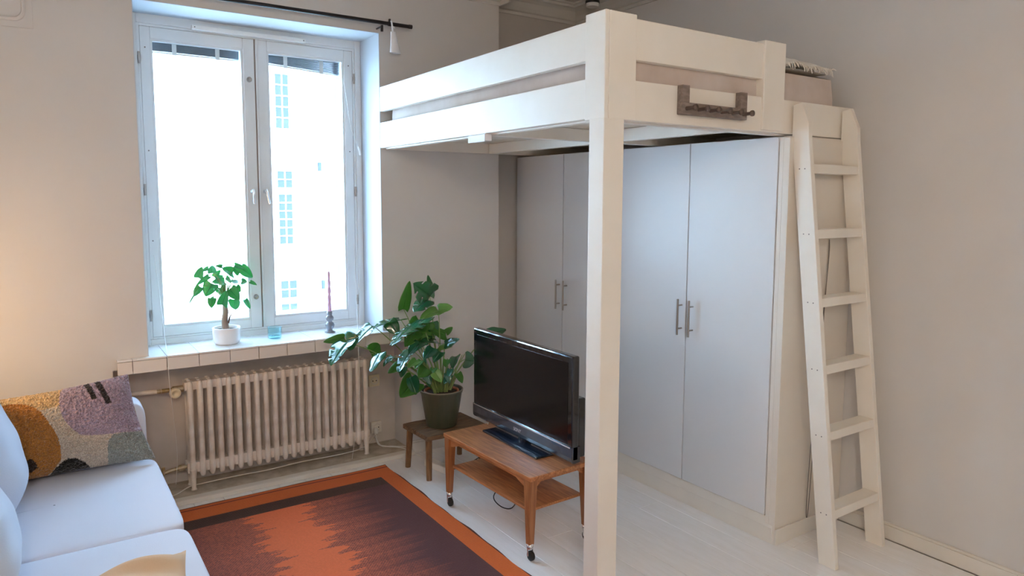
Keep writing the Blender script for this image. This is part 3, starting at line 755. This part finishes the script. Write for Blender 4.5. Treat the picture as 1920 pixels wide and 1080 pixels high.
for sx in (-1, 1):
    for sy in (-1, 1):
        b = MB(); cx, cy = sx*.170, sy*.362
        def q(z, h, ox, oy): return [(cx+ox-h, cy+oy-h, z), (cx+ox+h, cy+oy-h, z), (cx+ox+h, cy+oy+h, z), (cx+ox-h, cy+oy+h, z)]
        b.hexa(q(.078, .0145, sx*.004, sy*.004), q(.391, .024, 0, 0))
        leg = tl(b, 'leg', teakv_m, .003)
        cb = MB().lathe([(.016, .058), (.016, .082), (.009, .084)], 12, T(cx+sx*.004, cy+sy*.004, 0))
        cb.tube([(cx+sx*.004-.013, cy+sy*.004, .060), (cx+sx*.004-.015, cy+sy*.004-.006, .026)], .004, 6).tube([(cx+sx*.004+.013, cy+sy*.004, .060), (cx+sx*.004+.015, cy+sy*.004-.006, .026)], .004, 6)
        cs = tl(cb, 'castor', chrome_m, 0, leg)
        tl(MB().lathe([(.012, -.009), (.0225, -.008), (.024, 0), (.0225, .008), (.012, .009)], 18, T(cx+sx*.004, cy+sy*.004-.008, .0245) @ RY(PI/2)), 'wheel', rub_m, 0, leg)

# ---------------------------------------------------------------- television
tv = thing('television', 'black flat television standing on the teak table', 'television', (2.06, 3.01, .413))
tv.rotation_euler = (0, 0, math.radians(0.0))
W2 = .456
def tvp(mb, name, m, bevel=0, parent=None):
    return mb.build(name, m, parent or tv, bevel)
Z0, Z1 = .028, .548
tvp(MB().box(-.065, .155, -.255, .255, .0, .013), 'base', tvs_m, .006)
tvp(MB().tube([(.045, 0, .012), (.045, 0, .07)], .035, 16), 'neck', tvg_m)
tvp(MB().box(.0, .042, -W2, W2, Z0+.01, Z1), 'housing', tvg_m, .008)
tvp(MB().box(-.0012, .0012, -W2+.036, W2-.036, Z0+.088, Z1-.034), 'screen', scr_m)
# lower grey band that curves forward, with the silver line
b = MB()
pf = [(-.003, .080), (-.0035, .060), (-.0035, .030), (-.002, .012), (.004, .003), (.02, 0), (.05, .004), (.05, .080)]
k = len(pf); vs = [(x, -W2, Z0+z) for x, z in pf]+[(x, W2, Z0+z) for x, z in pf]
b.add(vs, [(i, (i+1) % k, (i+1) % k+k, i+k) for i in range(k)]+[tuple(range(k))[::-1], tuple(range(k, 2*k))])
tvp(b, 'speaker_bar', tvb_m)
tvp(MB().box(-.0060, -.001, -W2+.01, W2-.01, Z0+.0755, Z0+.0815), 'silver_strip', silver_m)
tvp(MB().box(.042, .070, -W2+.10, W2-.10, .10, Z1-.10).box(.042, .085, -W2+.004, -W2+.20, .05, .34), 'back_cover', tvg_m, .008)
fc = bpy.data.curves.new('lettering', 'FONT'); fc.body = 'SONY'; fc.size = .026; fc.extrude = .0006; fc.align_x = 'CENTER'
ft = bpy.data.objects.new('lettering', fc); C.objects.link(ft)
bpy.context.view_layer.update()
fm = bpy.data.meshes.new_from_object(ft.evaluated_get(bpy.context.evaluated_depsgraph_get())); bpy.data.objects.remove(ft)
fo = bpy.data.objects.new('lettering', fm); C.objects.link(fo); fo.parent = tv
fo.matrix_local = T(-.0042, 0, Z0+.034) @ Matrix(((0, 0, -1, 0), (-1, 0, 0, 0), (0, 1, 0, 0), (0, 0, 0, 1)))
fo.data.materials.append(silver_m)
o = world_build(MB().tube(cr([(2.12, 3.30, .52), (2.10, 3.33, .46), (2.09, 3.355, .422), (2.11, 3.38, .40)]), .0035, 8), 'antenna_cable', plas_m, None)
tag(o, 'short white cable hanging behind the television toward the stool', 'cable')

# ---------------------------------------------------------------- plank stool
st = thing('plank_stool', 'low rustic stool of two dark planks under the big green pot', 'stool', (2.085, 3.865, 0))
for a, b_ in ((0, .153), (.162, .318)):
    ys = -.175+a+.012; ye = -.175+b_+.012
    b = MB(); n_ = 10
    vs = []
    for i in range(n_+1):
        x_ = -.215+.43*i/n_; j = .003*math.sin(i*1.9+a*30)
        vs += [(x_, ys+j, .252), (x_, ye+j*.5, .252), (x_, ye+j*.5, .281+.001*math.sin(i)), (x_, ys+j, .280)]
    fs = [(3, 2, 1, 0), tuple(4*n_+q for q in (0, 1, 2, 3))]
    for i in range(n_):
        for e in range(4): fs.append((4*i+e, 4*i+(e+1) % 4, 4*i+4+(e+1) % 4, 4*i+4+e))
    b.add(vs, fs); b.build('plank', stool_m, st, .004)
for sx in (-1, 1):
    for sy in (-1, 1):
        b = MB(); b.tube([(sx*.195+(.005 if sx < 0 else 0), sy*.135+.002, 0), (sx*.182, sy*.118, .253)], [.0175, .021], 8)
        b.build('leg', stoolv_m, st)
st.rotation_euler = (0, 0, math.radians(2.5))

# ---------------------------------------------------------------- monstera in its pots
PX, PY, PZ = 2.062, 3.862, .282
mo = thing('potted_monstera', 'large monstera in a dark green pot on the plank stool', 'potted plant', (PX, PY, PZ))
world_build(MB().lathe([(.0, .004), (.092, .0), (.096, .006), (.128, .205), (.133, .212), (.137, .226), (.134, .232), (.128, .228), (.123, .205), (.092, .012), (0, .012)], 36, T(PX, PY, PZ), cap=False), 'cachepot', [potg_m], mo)
world_build(MB().lathe([(.1325, .2255), (.1375, .2285), (.134, .2335), (.130, .230)], 36, T(PX, PY, PZ), cap=False), 'pot_rim', potr_m, mo)
world_build(MB().lathe([(.085, .03), (.100, .19), (.108, .192), (.110, .222), (.104, .224), (.100, .215)], 32, T(PX, PY, PZ), cap=False), 'inner_pot', terra_m, mo)
world_build(MB().lathe([(0, .213), (.05, .217), (.102, .208)], 24, T(PX, PY, PZ), cap=False), 'soil', soil_m, mo)
def halfw(t, style):
    """half width of the blade at t (0 = petiole, 1 = tip)"""
    if t < .10: return .78+2.0*t if style != 'long' else .55+3*t
    return max(0, (math.cos((t-.10)/.90*PI/2))**.72)*.98
def leafmesh(length, width, splits, cup, droop, style='heart', seed=0, wav=.05):
    """two halves along the midrib; y runs to the tip, notch at the petiole, optional deep splits"""
    rnd = random.Random(seed); nv, nu = 30, 5; b = MB()
    cuts = []
    if splits:
        for sd in (-1, 1):
            cuts.append([(.16+.68*(k+.5)/splits+rnd.uniform(-.03, .03), rnd.uniform(.42, .68), .030) for k in range(splits)])
    for si, sd in enumerate((-1, 1)):
        idx = {}; vs = []; fs = []
        for j in range(nv+1):
            t = j/nv; hw = halfw(t, style)*width/2
            for i in range(nu+1):
                s_ = i/nu
                back = -.16*length*(s_**1.3)*(1-t)**3            # heart lobes reach behind the petiole
                ang = .16*length*s_*(.9-t*.4)                    # side veins sweep forward
                x = sd*hw*s_; y = t*length*.93+ang*.45+back
                z = cup*hw*s_*s_*1.2 - droop*length*t*t + wav*width*.28*math.sin(t*11+si*2+seed)*s_*s_
                vs.append((x, y, z))
        for j in range(nv):
            tm = (j+.5)/nv
            for i in range(nu):
                sm = (i+.5)/nu
                if splits and any(abs(tm-c-.02*sm) < w_*(.55+sm*.7) and sm > dp for c, dp, w_ in cuts[si]): continue
                a = j*(nu+1)+i; q = (a, a+1, a+nu+2, a+nu+1)
                fs.append(q if sd > 0 else q[::-1])
        b.add(vs, fs, True)
    b.tube([(0, t*length*.93, -.001-droop*length*t*t) for t in [k/10 for k in range(11)]], [.0022*(1-.08*k) for k in range(11)], 5)
    return b
def leafobj(par_, base, tip, width, nrm, m=(leafm, leafb), splits=0, cup=.15, droop=.12, seed=0, style='heart', wav=.05, name='leaf'):
    base = Vector(base); tip = Vector(tip); Y_ = (tip-base); Lg = Y_.length; Y_.normalize()
    Nn = Vector(nrm); Nn = (Nn-Y_*Nn.dot(Y_)).normalized(); X_ = Y_.cross(Nn)
    b = leafmesh(Lg, width, splits, cup, droop, style, seed, wav)
    me = b.build(name, m[0], None)
    me.data.materials.append(m[1]) if m[1] else None
    s_ = me.modifiers.new('thickness', 'SOLIDIFY'); s_.thickness = .0012; s_.offset = -1; s_.material_offset = 1 if m[1] else 0
    M = Matrix((X_, Y_, Nn)).transposed().to_4x4()
    q = par_.location
    M.translation = base-q; me.parent = par_; me.matrix_local = M
    return me
TOC = Vector((-.42, -.85, .22))       # roughly towards the middle of the room
UP = Vector((0, 0, 1))
root = Vector((PX, PY, PZ+.215))
def mix3(*a):
    v = Vector((0, 0, 0))
    for k, q in a: v += Vector(q)*k
    return v
# (base u, v, y) (tip u, v, y) width, normal, material set, splits, root offset
F_, B_, Y2 = (leafm, leafb), (leafb, leafm), (leafl, leafl)
LV = [
 ((757, 580, 4.02), (770, 526, 3.98), .080, (-.1, -1, .2), B_, 0, (-.3, .5)),
 ((806, 556, 3.93), (778, 533, 3.86), .175, (-.6, -.6, .4), F_, 2, (-.1, .3)),
 ((806, 556, 3.93), (806, 514, 3.95), .070, (.2, -1, .1), F_, 0, None),
 ((800, 562, 3.92), (776, 582, 3.82), .120, (-.6, -.6, .4), F_, 1, None),
 ((822, 582, 3.88), (848, 574, 3.80), .090, (0, -.75, .6), (leafl, leafb), 0, (.1, .1)),
 ((822, 582, 3.88), (789, 592, 3.78), .090, (-.2, -.6, .9), (leafl, leafm), 0, None),
 ((790, 598, 3.82), (727, 640, 3.62), .200, (-.75, -.25, .75), F_, 4, (0, .1)),
 ((790, 604, 3.84), (760, 648, 3.74), .130, (-.5, -.8, .2), B_, 2, None),
 ((752, 600, 3.97), (697, 605, 3.88), .110, (-.7, -.25, .8), F_, 2, (-.3, .1)),
 ((730, 603, 3.93), (748, 628, 3.88), .095, (-.3, -.9, .3), F_, 0, None),
 ((700, 611, 3.93), (664, 640, 3.86), .120, (-.8, -.35, .5), (leafm, leafl), 2, (-.4, .2)),
 ((650, 642, 3.90), (616, 680, 3.80), .155, (-.8, -.4, .5), F_, 2, (-.5, .1)),
 ((650, 640, 3.92), (672, 632, 3.86), .120, (-.1, -.8, .35), F_, 0, None),
 ((646, 634, 3.97), (606, 640, 3.97), .060, (0, -.8, .5), B_, 0, None),
 ((695, 662, 3.97), (716, 646, 4.00), .110, (.2, -.9, .2), B_, 0, (-.5, .0)),
 ((712, 662, 3.86), (692, 696, 3.78), .105, (-.85, -.35, .5), F_, 0, (-.45, -.1)),
 ((738, 668, 3.84), (717, 684, 3.78), .065, (-.8, -.3, .7), F_, 0, (-.4, -.1)),
 ((772, 656, 3.80), (742, 692, 3.68), .120, (-.8, -.3, .6), F_, 2, (-.3, -.2)),
 ((752, 682, 3.82), (727, 699, 3.80), .065, (-.2, -.7, .6), B_, 0, (-.35, -.1)),
 ((793, 606, 3.90), (789, 650, 3.86), .155, (-.1, -1, .1), B_, 3, (0, .2)),
 ((806, 604, 3.92), (802, 650, 3.90), .140, (.2, -1, .2), F_, 2, (.1, .2)),
 ((836, 628, 3.92), (808, 618, 3.88), .080, (0, -.8, .5), B_, 0, (.1, .2)),
 ((836, 624, 3.92), (849, 613, 3.90), .045, (0, -.8, .5), B_, 0, None),
 ((822, 642, 3.85), (786, 636, 3.78), .105, (-.7, -.4, .6), F_, 0, (.1, 0)),
 ((834, 645, 3.82), (861, 634, 3.74), .075, (-.75, -.3, .7), F_, 0, (.1, .0)),
 ((842, 648, 3.84), (818, 655, 3.78), .050, (-.1, -.6, .9), Y2, 0, None),
 ((855, 668, 3.86), (847, 688, 3.78), .075, (-.8, -.4, .5), F_, 0, (.3, -.1)),
 ((872, 674, 3.86), (892, 678, 3.84), .115, (-.2, -1, .2), F_, 0, (.5, .1)),
 ((915, 628, 3.95), (951, 614, 3.95), .100, (-.1, -.55, .9), F_, 0, (.6, .3)),
 ((778, 714, 3.86), (752, 742, 3.78), .145, (-.35, -.9, .4), B_, 0, (-.5, -.2)),
 ((768, 708, 3.86), (781, 740, 3.78), .110, (-.2, -.9, .5), F_, 0, None),
 ((815, 698, 3.77), (829, 717, 3.73), .070, (-.3, -1, .4), Y2, 0, (0, -.4)),
 ((788, 642, 3.80), (766, 660, 3.74), .095, (-.3, -.5, .9), (leafm, leafl), 0, (-.1, -.1)),
 ((812, 652, 3.80), (794, 672, 3.76), .085, (-.2, -.5, .9), (leafm, leafl), 0, (.0, -.1)),
 ((826, 660, 3.79), (812, 678, 3.74), .065, (-.2, -.6, .9), F_, 0, (.0, -.1)),
 ((783, 676, 3.80), (765, 686, 3.74), .070, (-.3, -.5, .9), (leafl, leafm), 0, (-.2, -.3)),
 ((800, 690, 3.77), (785, 706, 3.72), .090, (-.3, -.9, .5), (leafb, leafm), 0, (-.1, -.4)),
 ((756, 688, 3.88), (752, 708, 3.85), .055, (-.3, -.9, .3), F_, 0, None),
 ((858, 700, 3.83), (868, 718, 3.78), .055, (-.1, -.9, .5), (leafb, leafm), 0, (.3, -.3)),
 ((799, 700, 3.78), (808, 721, 3.74), .060, (-.2, -1, .3), F_, 0, (-.1, -.4)),
 ((838, 700, 3.78), (844, 720, 3.75), .050, (-.1, -1, .3), F_, 0, (.1, -.4)),
]
sm_ = []
for i, (a, c, wd_, nr, ms, sp_, rt) in enumerate(LV):
    p = at(*a); q = at(*c)
    leafobj(mo, p, q, wd_*.98, nr, ms, sp_, cup=.18 if i % 3 else -.1, droop=.08+.03*(i % 3), seed=i*3+1, wav=.10)
    r0 = root+Vector(((rt or (0, 0))[0]*.07, (rt or (0, 0))[1]*.05, 0))
    if rt is not None:
        out = (p-r0); mid = r0+out*.5+Vector((0, 0, .05+.03*(i % 2)))
        pts = []
        for k in range(9):
            s_ = k/8; pts.append((1-s_)**2*r0+2*s_*(1-s_)*mid+s_*s_*p)
        b = MB().tube(pts, [.0058-.0035*k/8 for k in range(9)], 6)
        world_build(b, 'petiole', stem_m, mo)
for dx, dy, h in ((.0, 0, .12), (.03, .01, .16), (-.03, .01, .10), (.05, -.01, .09), (-.05, -.02, .08), (.01, -.03, .10), (.035, .02, .20)):
    r0 = root+Vector((dx, dy, -.01)); world_build(MB().tube([r0, r0+Vector((dx*.4, dy*.4, h*.5)), r0+Vector((dx*.9, dy, h))], [.011, .009, .004], 7), 'stem', stem_m, mo)

rs = random.Random(11)
for k in range(16):      # more petioles crowding out of the pot, some with a small leaf
    a = rs.uniform(-2.9, .2); rr_ = rs.uniform(.02, .075)
    r0 = root+Vector((rr_*math.cos(a), rr_*math.sin(a)*.8, -.01)); h = rs.uniform(.09, .24); lean = rs.uniform(.3, 1.1)
    p = r0+Vector((math.cos(a)*h*lean*.6-.02, math.sin(a)*h*lean*.35, h))
    world_build(MB().tube([r0, r0+(p-r0)*.5+Vector((0, 0, .02)), p], [.0055, .0045, .0025], 6), 'petiole', stem_m, mo)
    if k % 2 == 0: leafobj(mo, p, p+Vector((rs.uniform(-.07, .01), -.03, -.035)), rs.uniform(.04, .06), (-.6, -.5, .7), F_ if k % 4 else (leafb, leafm), 0, seed=k)
# ---------------------------------------------------------------- little tree in a white pot on the sill
SX, SY, SZ = .900, 4.335, .848
sp = thing('sill_bonsai', 'small thick trunked plant in a white pot on the window sill', 'potted plant', (SX, SY, SZ))
world_build(MB().lathe([(0, .002), (.060, 0), (.068, .006), (.076, .025), (.077, .094), (.074, .097), (.071, .094), (.070, .03), (0, .02)], 36, T(SX, SY, SZ), cap=False), 'pot', potw_m, sp)
world_build(MB().lathe([(0, .087), (.03, .088), (.071, .080)], 24, T(SX, SY, SZ), cap=False), 'soil', soil_m, sp)
trk = [at(423, 614, SY), at(421, 600, SY), at(423, 585, SY), at(422, 572, SY)]
world_build(MB().tube([trk[0]-Vector((0, 0, .02)), trk[0]]+trk[1:]+[at(423, 560, SY)], [.030, .020, .017, .0165, .014, .006], 12), 'trunk', bark_m, sp)
world_build(MB().tube([at(428, 606, SY-.01), at(431, 594, SY-.015), at(437, 585, SY-.01), at(427, 581, SY)], [.005, .004, .003, .0025], 6), 'twig', twig_m, sp)
SLV = [(372, 521, 378, 500, 16), (366, 535, 392, 518, 10), (398, 512, 397, 496, 15), (402, 520, 413, 506, 13), (384, 556, 398, 532, 26), (398, 528, 421, 528, 17), (408, 524, 418, 516, 12),
 (362, 556, 376, 538, 15), (418, 502, 437, 512, 20), (436, 500, 450, 512, 15), (452, 503, 476, 521, 20), (437, 530, 447, 524, 12), (453, 528, 463, 528, 12), (408, 549, 421, 540, 16),
 (424, 545, 417, 572, 20), (431, 542, 450, 563, 22), (442, 538, 452, 548, 14), (440, 562, 440, 583, 21), (398, 560, 396, 578, 15), (391, 565, 402, 559, 9), (460, 562, 471, 581, 9), (469, 528, 482, 534, 7), (440, 497, 462, 503, 10), (415, 538, 424, 548, 13), (352, 572, 363, 555, 3), (404, 498, 417, 500, 8), (424, 520, 436, 531, 9), (377, 508, 391, 503, 9)]
crown = at(423, 545, SY)
for i, (u0, v0, u1, v1, wpx) in enumerate(SLV):
    dy = -.11+.035*((i*5) % 7)-.02 if False else [-.10, -.05, 0, .04, -.08, .02, .06][i % 7]
    p = at(u0, v0, SY+dy); q = at(u1, v1, SY+dy-.02+.03*(i % 3))
    if i in (0, 4, 7, 8, 10, 14, 15, 17, 18): pass
    # the end nearer to the crown is the petiole end
    if (q-crown).length < (p-crown).length: p, q = q, p
    leafobj(sp, p, q, wpx*.0033, (-.3, -.8, .5), (fig_m, None), 0, cup=.2, droop=.10, seed=i, wav=.06)
    mid = (crown+p)/2+Vector((0, 0, .02))
    world_build(MB().tube([crown-Vector((0, 0, .03)), mid, p], [.0025, .0018, .0011], 5), 'petiole', stem_m, sp)

# aqua tumbler and candlestick
GX, GY = 1.178, 4.342
g = thing('aqua_tumbler', 'pale aqua glass tumbler on the window sill', 'glass', (GX, GY, .848))
world_build(MB().lathe([(0, .001), (.035, .001), (.041, .010), (.042, .068), (.040, .070), (.038, .068), (.037, .016), (.0, .014)], 32, T(GX, GY, .848), cap=False), 'bowl', cyan_m, g)
world_build(MB().lathe([(0, .002), (.034, .002), (.038, .010), (.036, .0145), (0, .0138)], 32, T(GX, GY, .848), cap=False), 'thick_base', cyan_m, g)
KX, KY = 1.524, 4.345
k_ = thing('candlestick', 'grey glass bubble candlestick on the window sill', 'candlestick', (KX, KY, .848))
world_build(MB().lathe([(0, 0), (.033, 0), (.034, .005), (.018, .010), (.017, .022), (.026, .034), (.029, .046), (.024, .060), (.014, .068), (.013, .071), (.022, .080), (.025, .092), (.020, .104), (.013, .110), (.015, .114), (.016, .134), (.010, .136), (.010, .128), (0, .128)], 28, T(KX, KY, .848), cap=False), 'stem', pew_m, k_)
b = MB(); nt_, na = 60, 12; vs = []; fs = []
for j in range(nt_+1):
    z = .128+.262*j/nt_; r = .0130*(1-.45*j/nt_) if j < nt_ else .002
    if j < 14: tw = 0
    for i in range(na):
        a = 2*PI*i/na; rr_ = r*(1+(.20*math.cos(2*a-(j-10)*.55) if j > 10 else 0)); vs.append((rr_*math.cos(a), rr_*math.sin(a), z))
for j in range(nt_):
    for i in range(na): fs.append((j*na+i, j*na+(i+1) % na, (j+1)*na+(i+1) % na, (j+1)*na+i))
b.add(vs, fs, True, T(KX, KY, .848))
cd = world_build(b, 'taper_candle', gold_m, None); tag(cd, 'tall twisted lilac taper candle in the grey candlestick', 'candle')
wk = world_build(MB().tube([(KX, KY, .848+.388), (KX+.001, KY, .848+.399)], .0012, 5), 'wick', rub_m, cd)

# ---------------------------------------------------------------- sofa
sf = thing('sofa', 'pale blue grey sofa along the left wall facing the wardrobes', 'sofa', (-.1, 2.9, 0))
def soft(name, x0, x1, y0, y1, z0, z1, r, m, crown_=.02, parent=sf, nseg=12):
    """rounded upholstered block with a slightly domed top"""
    b = MB(); n_ = nseg
    def sup(u, v):
        return None
    N1 = 24
    def f(u, v):
        # superellipsoid wrap
        th = (u-.5)*2*PI; ph = (v-.5)*PI
        def sg(c, e): return math.copysign(abs(c)**e, c)
        e1, e2 = r, r
        x = sg(math.cos(ph), e1)*sg(math.cos(th), e2); y = sg(math.cos(ph), e1)*sg(math.sin(th), e2); z = sg(math.sin(ph), e1)
        X = (x0+x1)/2+(x1-x0)/2*x; Y = (y0+y1)/2+(y1-y0)/2*y; Zz = (z0+z1)/2+(z1-z0)/2*z
        if z > 0: Zz += crown_*(1-x*x)*(1-y*y)
        return (X, Y, Zz)
    b.grid(f, 72, 40)
    return world_build(b, name, m, parent)
soft('seat_cushion', -.42, .435, 2.925, 3.800, .255, .432, .13, sofa_m, .012)
soft('seat_cushion', -.42, .435, 2.045, 2.920, .255, .432, .13, sofa_m, .012)
soft('seat_cushion', -.42, .435, 1.165, 2.040, .255, .432, .13, sofa_m, .012)
box('frame', -.58, .415, 1.10, 3.97, .06, .262, sofa_m, sf, .015)
soft('armrest', -.58, .405, 3.802, 3.985, .06, .715, .18, sofa_m, .0)
soft('armrest', -.58, .405, .98, 1.163, .06, .715, .18, sofa_m, .0)
soft('backrest', -.605, -.40, 1.10, 3.97, .25, .84, .2, sofa_m, .0)
for x, y in ((.24, 1.2), (.24, 3.88), (-.5, 1.2), (-.5, 3.88)): box('leg', x-.025, x+.025, y-.025, y+.025, 0, .062, teakv_m, sf, .003)

def puff(corners, thick, nrm, pinch=.035, fold=None, nu=40, nv=40, wr=.004, seed=0):
    A, B, Cc, D = [Vector(c) for c in corners]; n_ = Vector(nrm).normalized()
    b = MB()
    def P(u, v, side):
        a = u+pinch*math.sin(PI*v)*(1-2*u); c = v+pinch*math.sin(PI*u)*(1-2*v)
        p = A*(1-a)*(1-c)+B*a*(1-c)+Cc*a*c+D*(1-a)*c
        e = max(0, (1-(2*u-1)**4))**.6*max(0, (1-(2*v-1)**4))**.6
        w_ = wr*(math.sin(9*u+5*v+seed)+math.sin(17*v-6*u+seed*2))*min(1, e*2)
        return p+n_*side*(thick*e+w_)
    b.grid(lambda u, v: P(u, v, 1), nu, nv); b.grid(lambda u, v: P(u, v, -.8), nu, nv, flip=True)
    return b
# back pillows
o = world_build(puff([(-.24, 3.77, .43), (-.21, 3.06, .43), (-.40, 3.02, .93), (-.40, 3.74, .93)], .215, (1, 0, .35), .05, seed=1, wr=.003), 'back_pillow', pil_m, None)
tag(o, 'light blue back pillow against the patterned cushion, farther of the two', 'pillow', 'sofa back pillows')
o = world_build(puff([(-.24, 2.98, .43), (-.22, 2.34, .43), (-.37, 2.32, .86), (-.37, 2.96, .86)], .20, (1, 0, .35), .05, seed=4, wr=.003), 'back_pillow', pil_m, None)
tag(o, 'light blue back pillow in the bottom left corner, nearer of the two', 'pillow', 'sofa back pillows')
# beige cushion, mostly below the frame
o = world_build(puff([(-.08, 2.50, .46), (.355, 2.43, .555), (.34, 2.02, .50), (-.08, 2.05, .46)], .075, (0, -.1, 1), .05, seed=2, wr=.009), 'linen_cushion', [beige_m], None)
tag(o, 'beige linen cushion with a pointed corner at the bottom edge', 'cushion')

# tufted cushion with a pattern of blobs
def tufted():
    A = Vector((-.26, 3.715, .442)); B = Vector((.425, 3.695, .452)); Cc = Vector((.335, 3.82, .850)); D = Vector((-.25, 3.82, .800))
    n_ = Vector((-.029, -.891, .452))
    rnd = random.Random(5)
    def inside(px, py, poly):
        r = False; j = len(poly)-1
        for i in range(len(poly)):
            xi, yi = poly[i]; xj, yj = poly[j]
            if (yi > py) != (yj > py) and px < (xj-xi)*(py-yi)/(yj-yi)+xi: r = not r
            j = i
        return r
    LAV = [(.558, 1.01), (.525, .95), (.508, .87), (.500, .78), (.50, .70), (.508, .61), (.525, .54), (.55, .46), (.590, .38), (.642, .35), (.70, .335), (.775, .33), (.86, .325), (.942, .32), (1.01, .33), (1.01, 1.01)]
    S1 = [(.680, .99), (.718, .995), (.755, .76), (.717, .755)]; S2 = [(.750, .99), (.792, .99), (.845, .68), (.805, .675)]
    ORG = [(-.01, .86), (.06, .885), (.133, .895), (.208, .89), (.26, .87), (.3, .84), (.345, .79), (.375, .73), (.40, .65), (.42, .56), (.445, .46), (.458, .37), (.462, .28), (.458, .19), (.45, .12), (.40, .03), (.358, -.01), (-.01, -.01)]
    BLK = [(.375, -.01), (.40, .03), (.442, .085), (.47, .115), (.50, .13), (.542, .115), (.583, .06), (.615, -.01)]
    BL2 = [(.265, .05), (.26, .19), (.285, .21), (.31, .15), (.32, .09)]
    GRN = [(.80, .32), (.765, .27), (.745, .22), (.73, .13), (.712, -.01), (1.01, -.01), (1.01, .32)]
    YEL = [(-.01, .86), (.133, .895), (.208, .89), (.3, .84), (.375, .745), (.43, .755), (.503, .765), (.508, .87), (.525, .95), (.558, 1.01), (-.01, 1.01)]
    def color(u, v):
        for poly, c in ((S1, (.035, .03, .035)), (S2, (.035, .03, .035)), (BLK, (.016, .017, .015)), (BL2, (.05, .03, .02)), (LAV, (.44, .34, .42)), (GRN, (.33, .36, .33)), (ORG, (.50, .21, .045)), (YEL, (.66, .46, .24))):
            if inside(u, v, poly): return c
        return (.64, .54, .43)
    b = MB(); nu, nv = 230, 150
    tuft = [[rnd.uniform(-.006, .005) for _ in range(61)] for _ in range(97)]
    def P(u, v, side=1):
        a = u+.03*math.sin(PI*v)*(1-2*u); c = v+.03*math.sin(PI*u)*(1-2*v)
        p = A*(1-a)*(1-c)+B*a*(1-c)+Cc*a*c+D*(1-a)*c
        e = max(0, (1-(2*u-1)**4))**.6*max(0, (1-(2*v-1)**4))**.6
        # creases at the right hand side
        cr = -.010*math.exp(-((v-(.62-.35*(u-.85)))/.03)**2)*max(0, min(1, (u-.82)/.08))-.010*math.exp(-((v-(.44-.5*(u-.85)))/.03)**2)*max(0, min(1, (u-.82)/.08))
        tu = (rnd.uniform(-.003, .003)+tuft[int(u*88) % 97][int(v*56) % 61])*(1 if 0 < u < 1 and 0 < v < 1 else 0)
        # the upper part bends back over the arm
        p = p+n_*side*(.085*e+cr+tu)
        return p
    b.grid(lambda u, v: P(u, v), nu, nv); nf = (nu+1)*(nv+1)
    b.grid(lambda u, v: P(u, v, -.35), 30, 20, flip=True)
    me = b
    M = bpy.data.materials.new('tufted_wool'); M.use_nodes = True; N = M.node_tree.nodes; L = M.node_tree.links
    bs = N['Principled BSDF']; bs.inputs['Roughness'].default_value = .95; bs.inputs['Specular IOR Level'].default_value = .1; bs.inputs['Sheen Weight'].default_value = .3
    at_ = N.new('ShaderNodeAttribute'); at_.attribute_name = 'yarn'
    L.new(at_.outputs['Color'], bs.inputs['Base Color'])
    tc = N.new('ShaderNodeTexCoord'); vo = N.new('ShaderNodeTexVoronoi'); vo.inputs['Scale'].default_value = 120; L.new(tc.outputs['Object'], vo.inputs['Vector'])
    bp = N.new('ShaderNodeBump'); bp.inputs['Strength'].default_value = 1; bp.inputs['Distance'].default_value = .006; bp.invert = True
    L.new(vo.outputs['Distance'], bp.inputs['Height']); L.new(bp.outputs[0], bs.inputs['Normal'])
    o = world_build(b, 'tufted_cushion', M, None)
    ca = o.data.color_attributes.new('yarn', 'FLOAT_COLOR', 'POINT')
    k = 0; cols = []
    for j in range(nv+1):
        for i in range(nu+1):
            c = color(i/nu+rnd.uniform(-.003, .003), j/nv+rnd.uniform(-.004, .004)); f = rnd.uniform(.68, 1.2)
            cols += [c[0]*f, c[1]*f, c[2]*f, 1]
    for _ in range(len(o.data.vertices)-nf): cols += [.6, .5, .4, 1]
    ca.data.foreach_set('color', cols)
    tag(o, 'tufted wool cushion with orange, lilac and black shapes leaning on the sofa arm', 'cushion')
tufted()

wr_ = world_build(MB().tube(cr([(3.292, 2.062, 1.50), (3.288, 2.058, 1.4), (3.25, 2.058, 1.0), (3.21, 2.058, .5), (3.19, 2.056, .14), (3.20, 2.052, .13), (3.235, 2.057, .6), (3.27, 2.06, 1.1), (3.285, 2.06, 1.35), (3.292, 2.062, 1.50)]), .0018, 6), 'thin_wire', screw_m, None)
tag(wr_, 'thin looped wire hanging behind the ladder against the wardrobe side', 'wire')
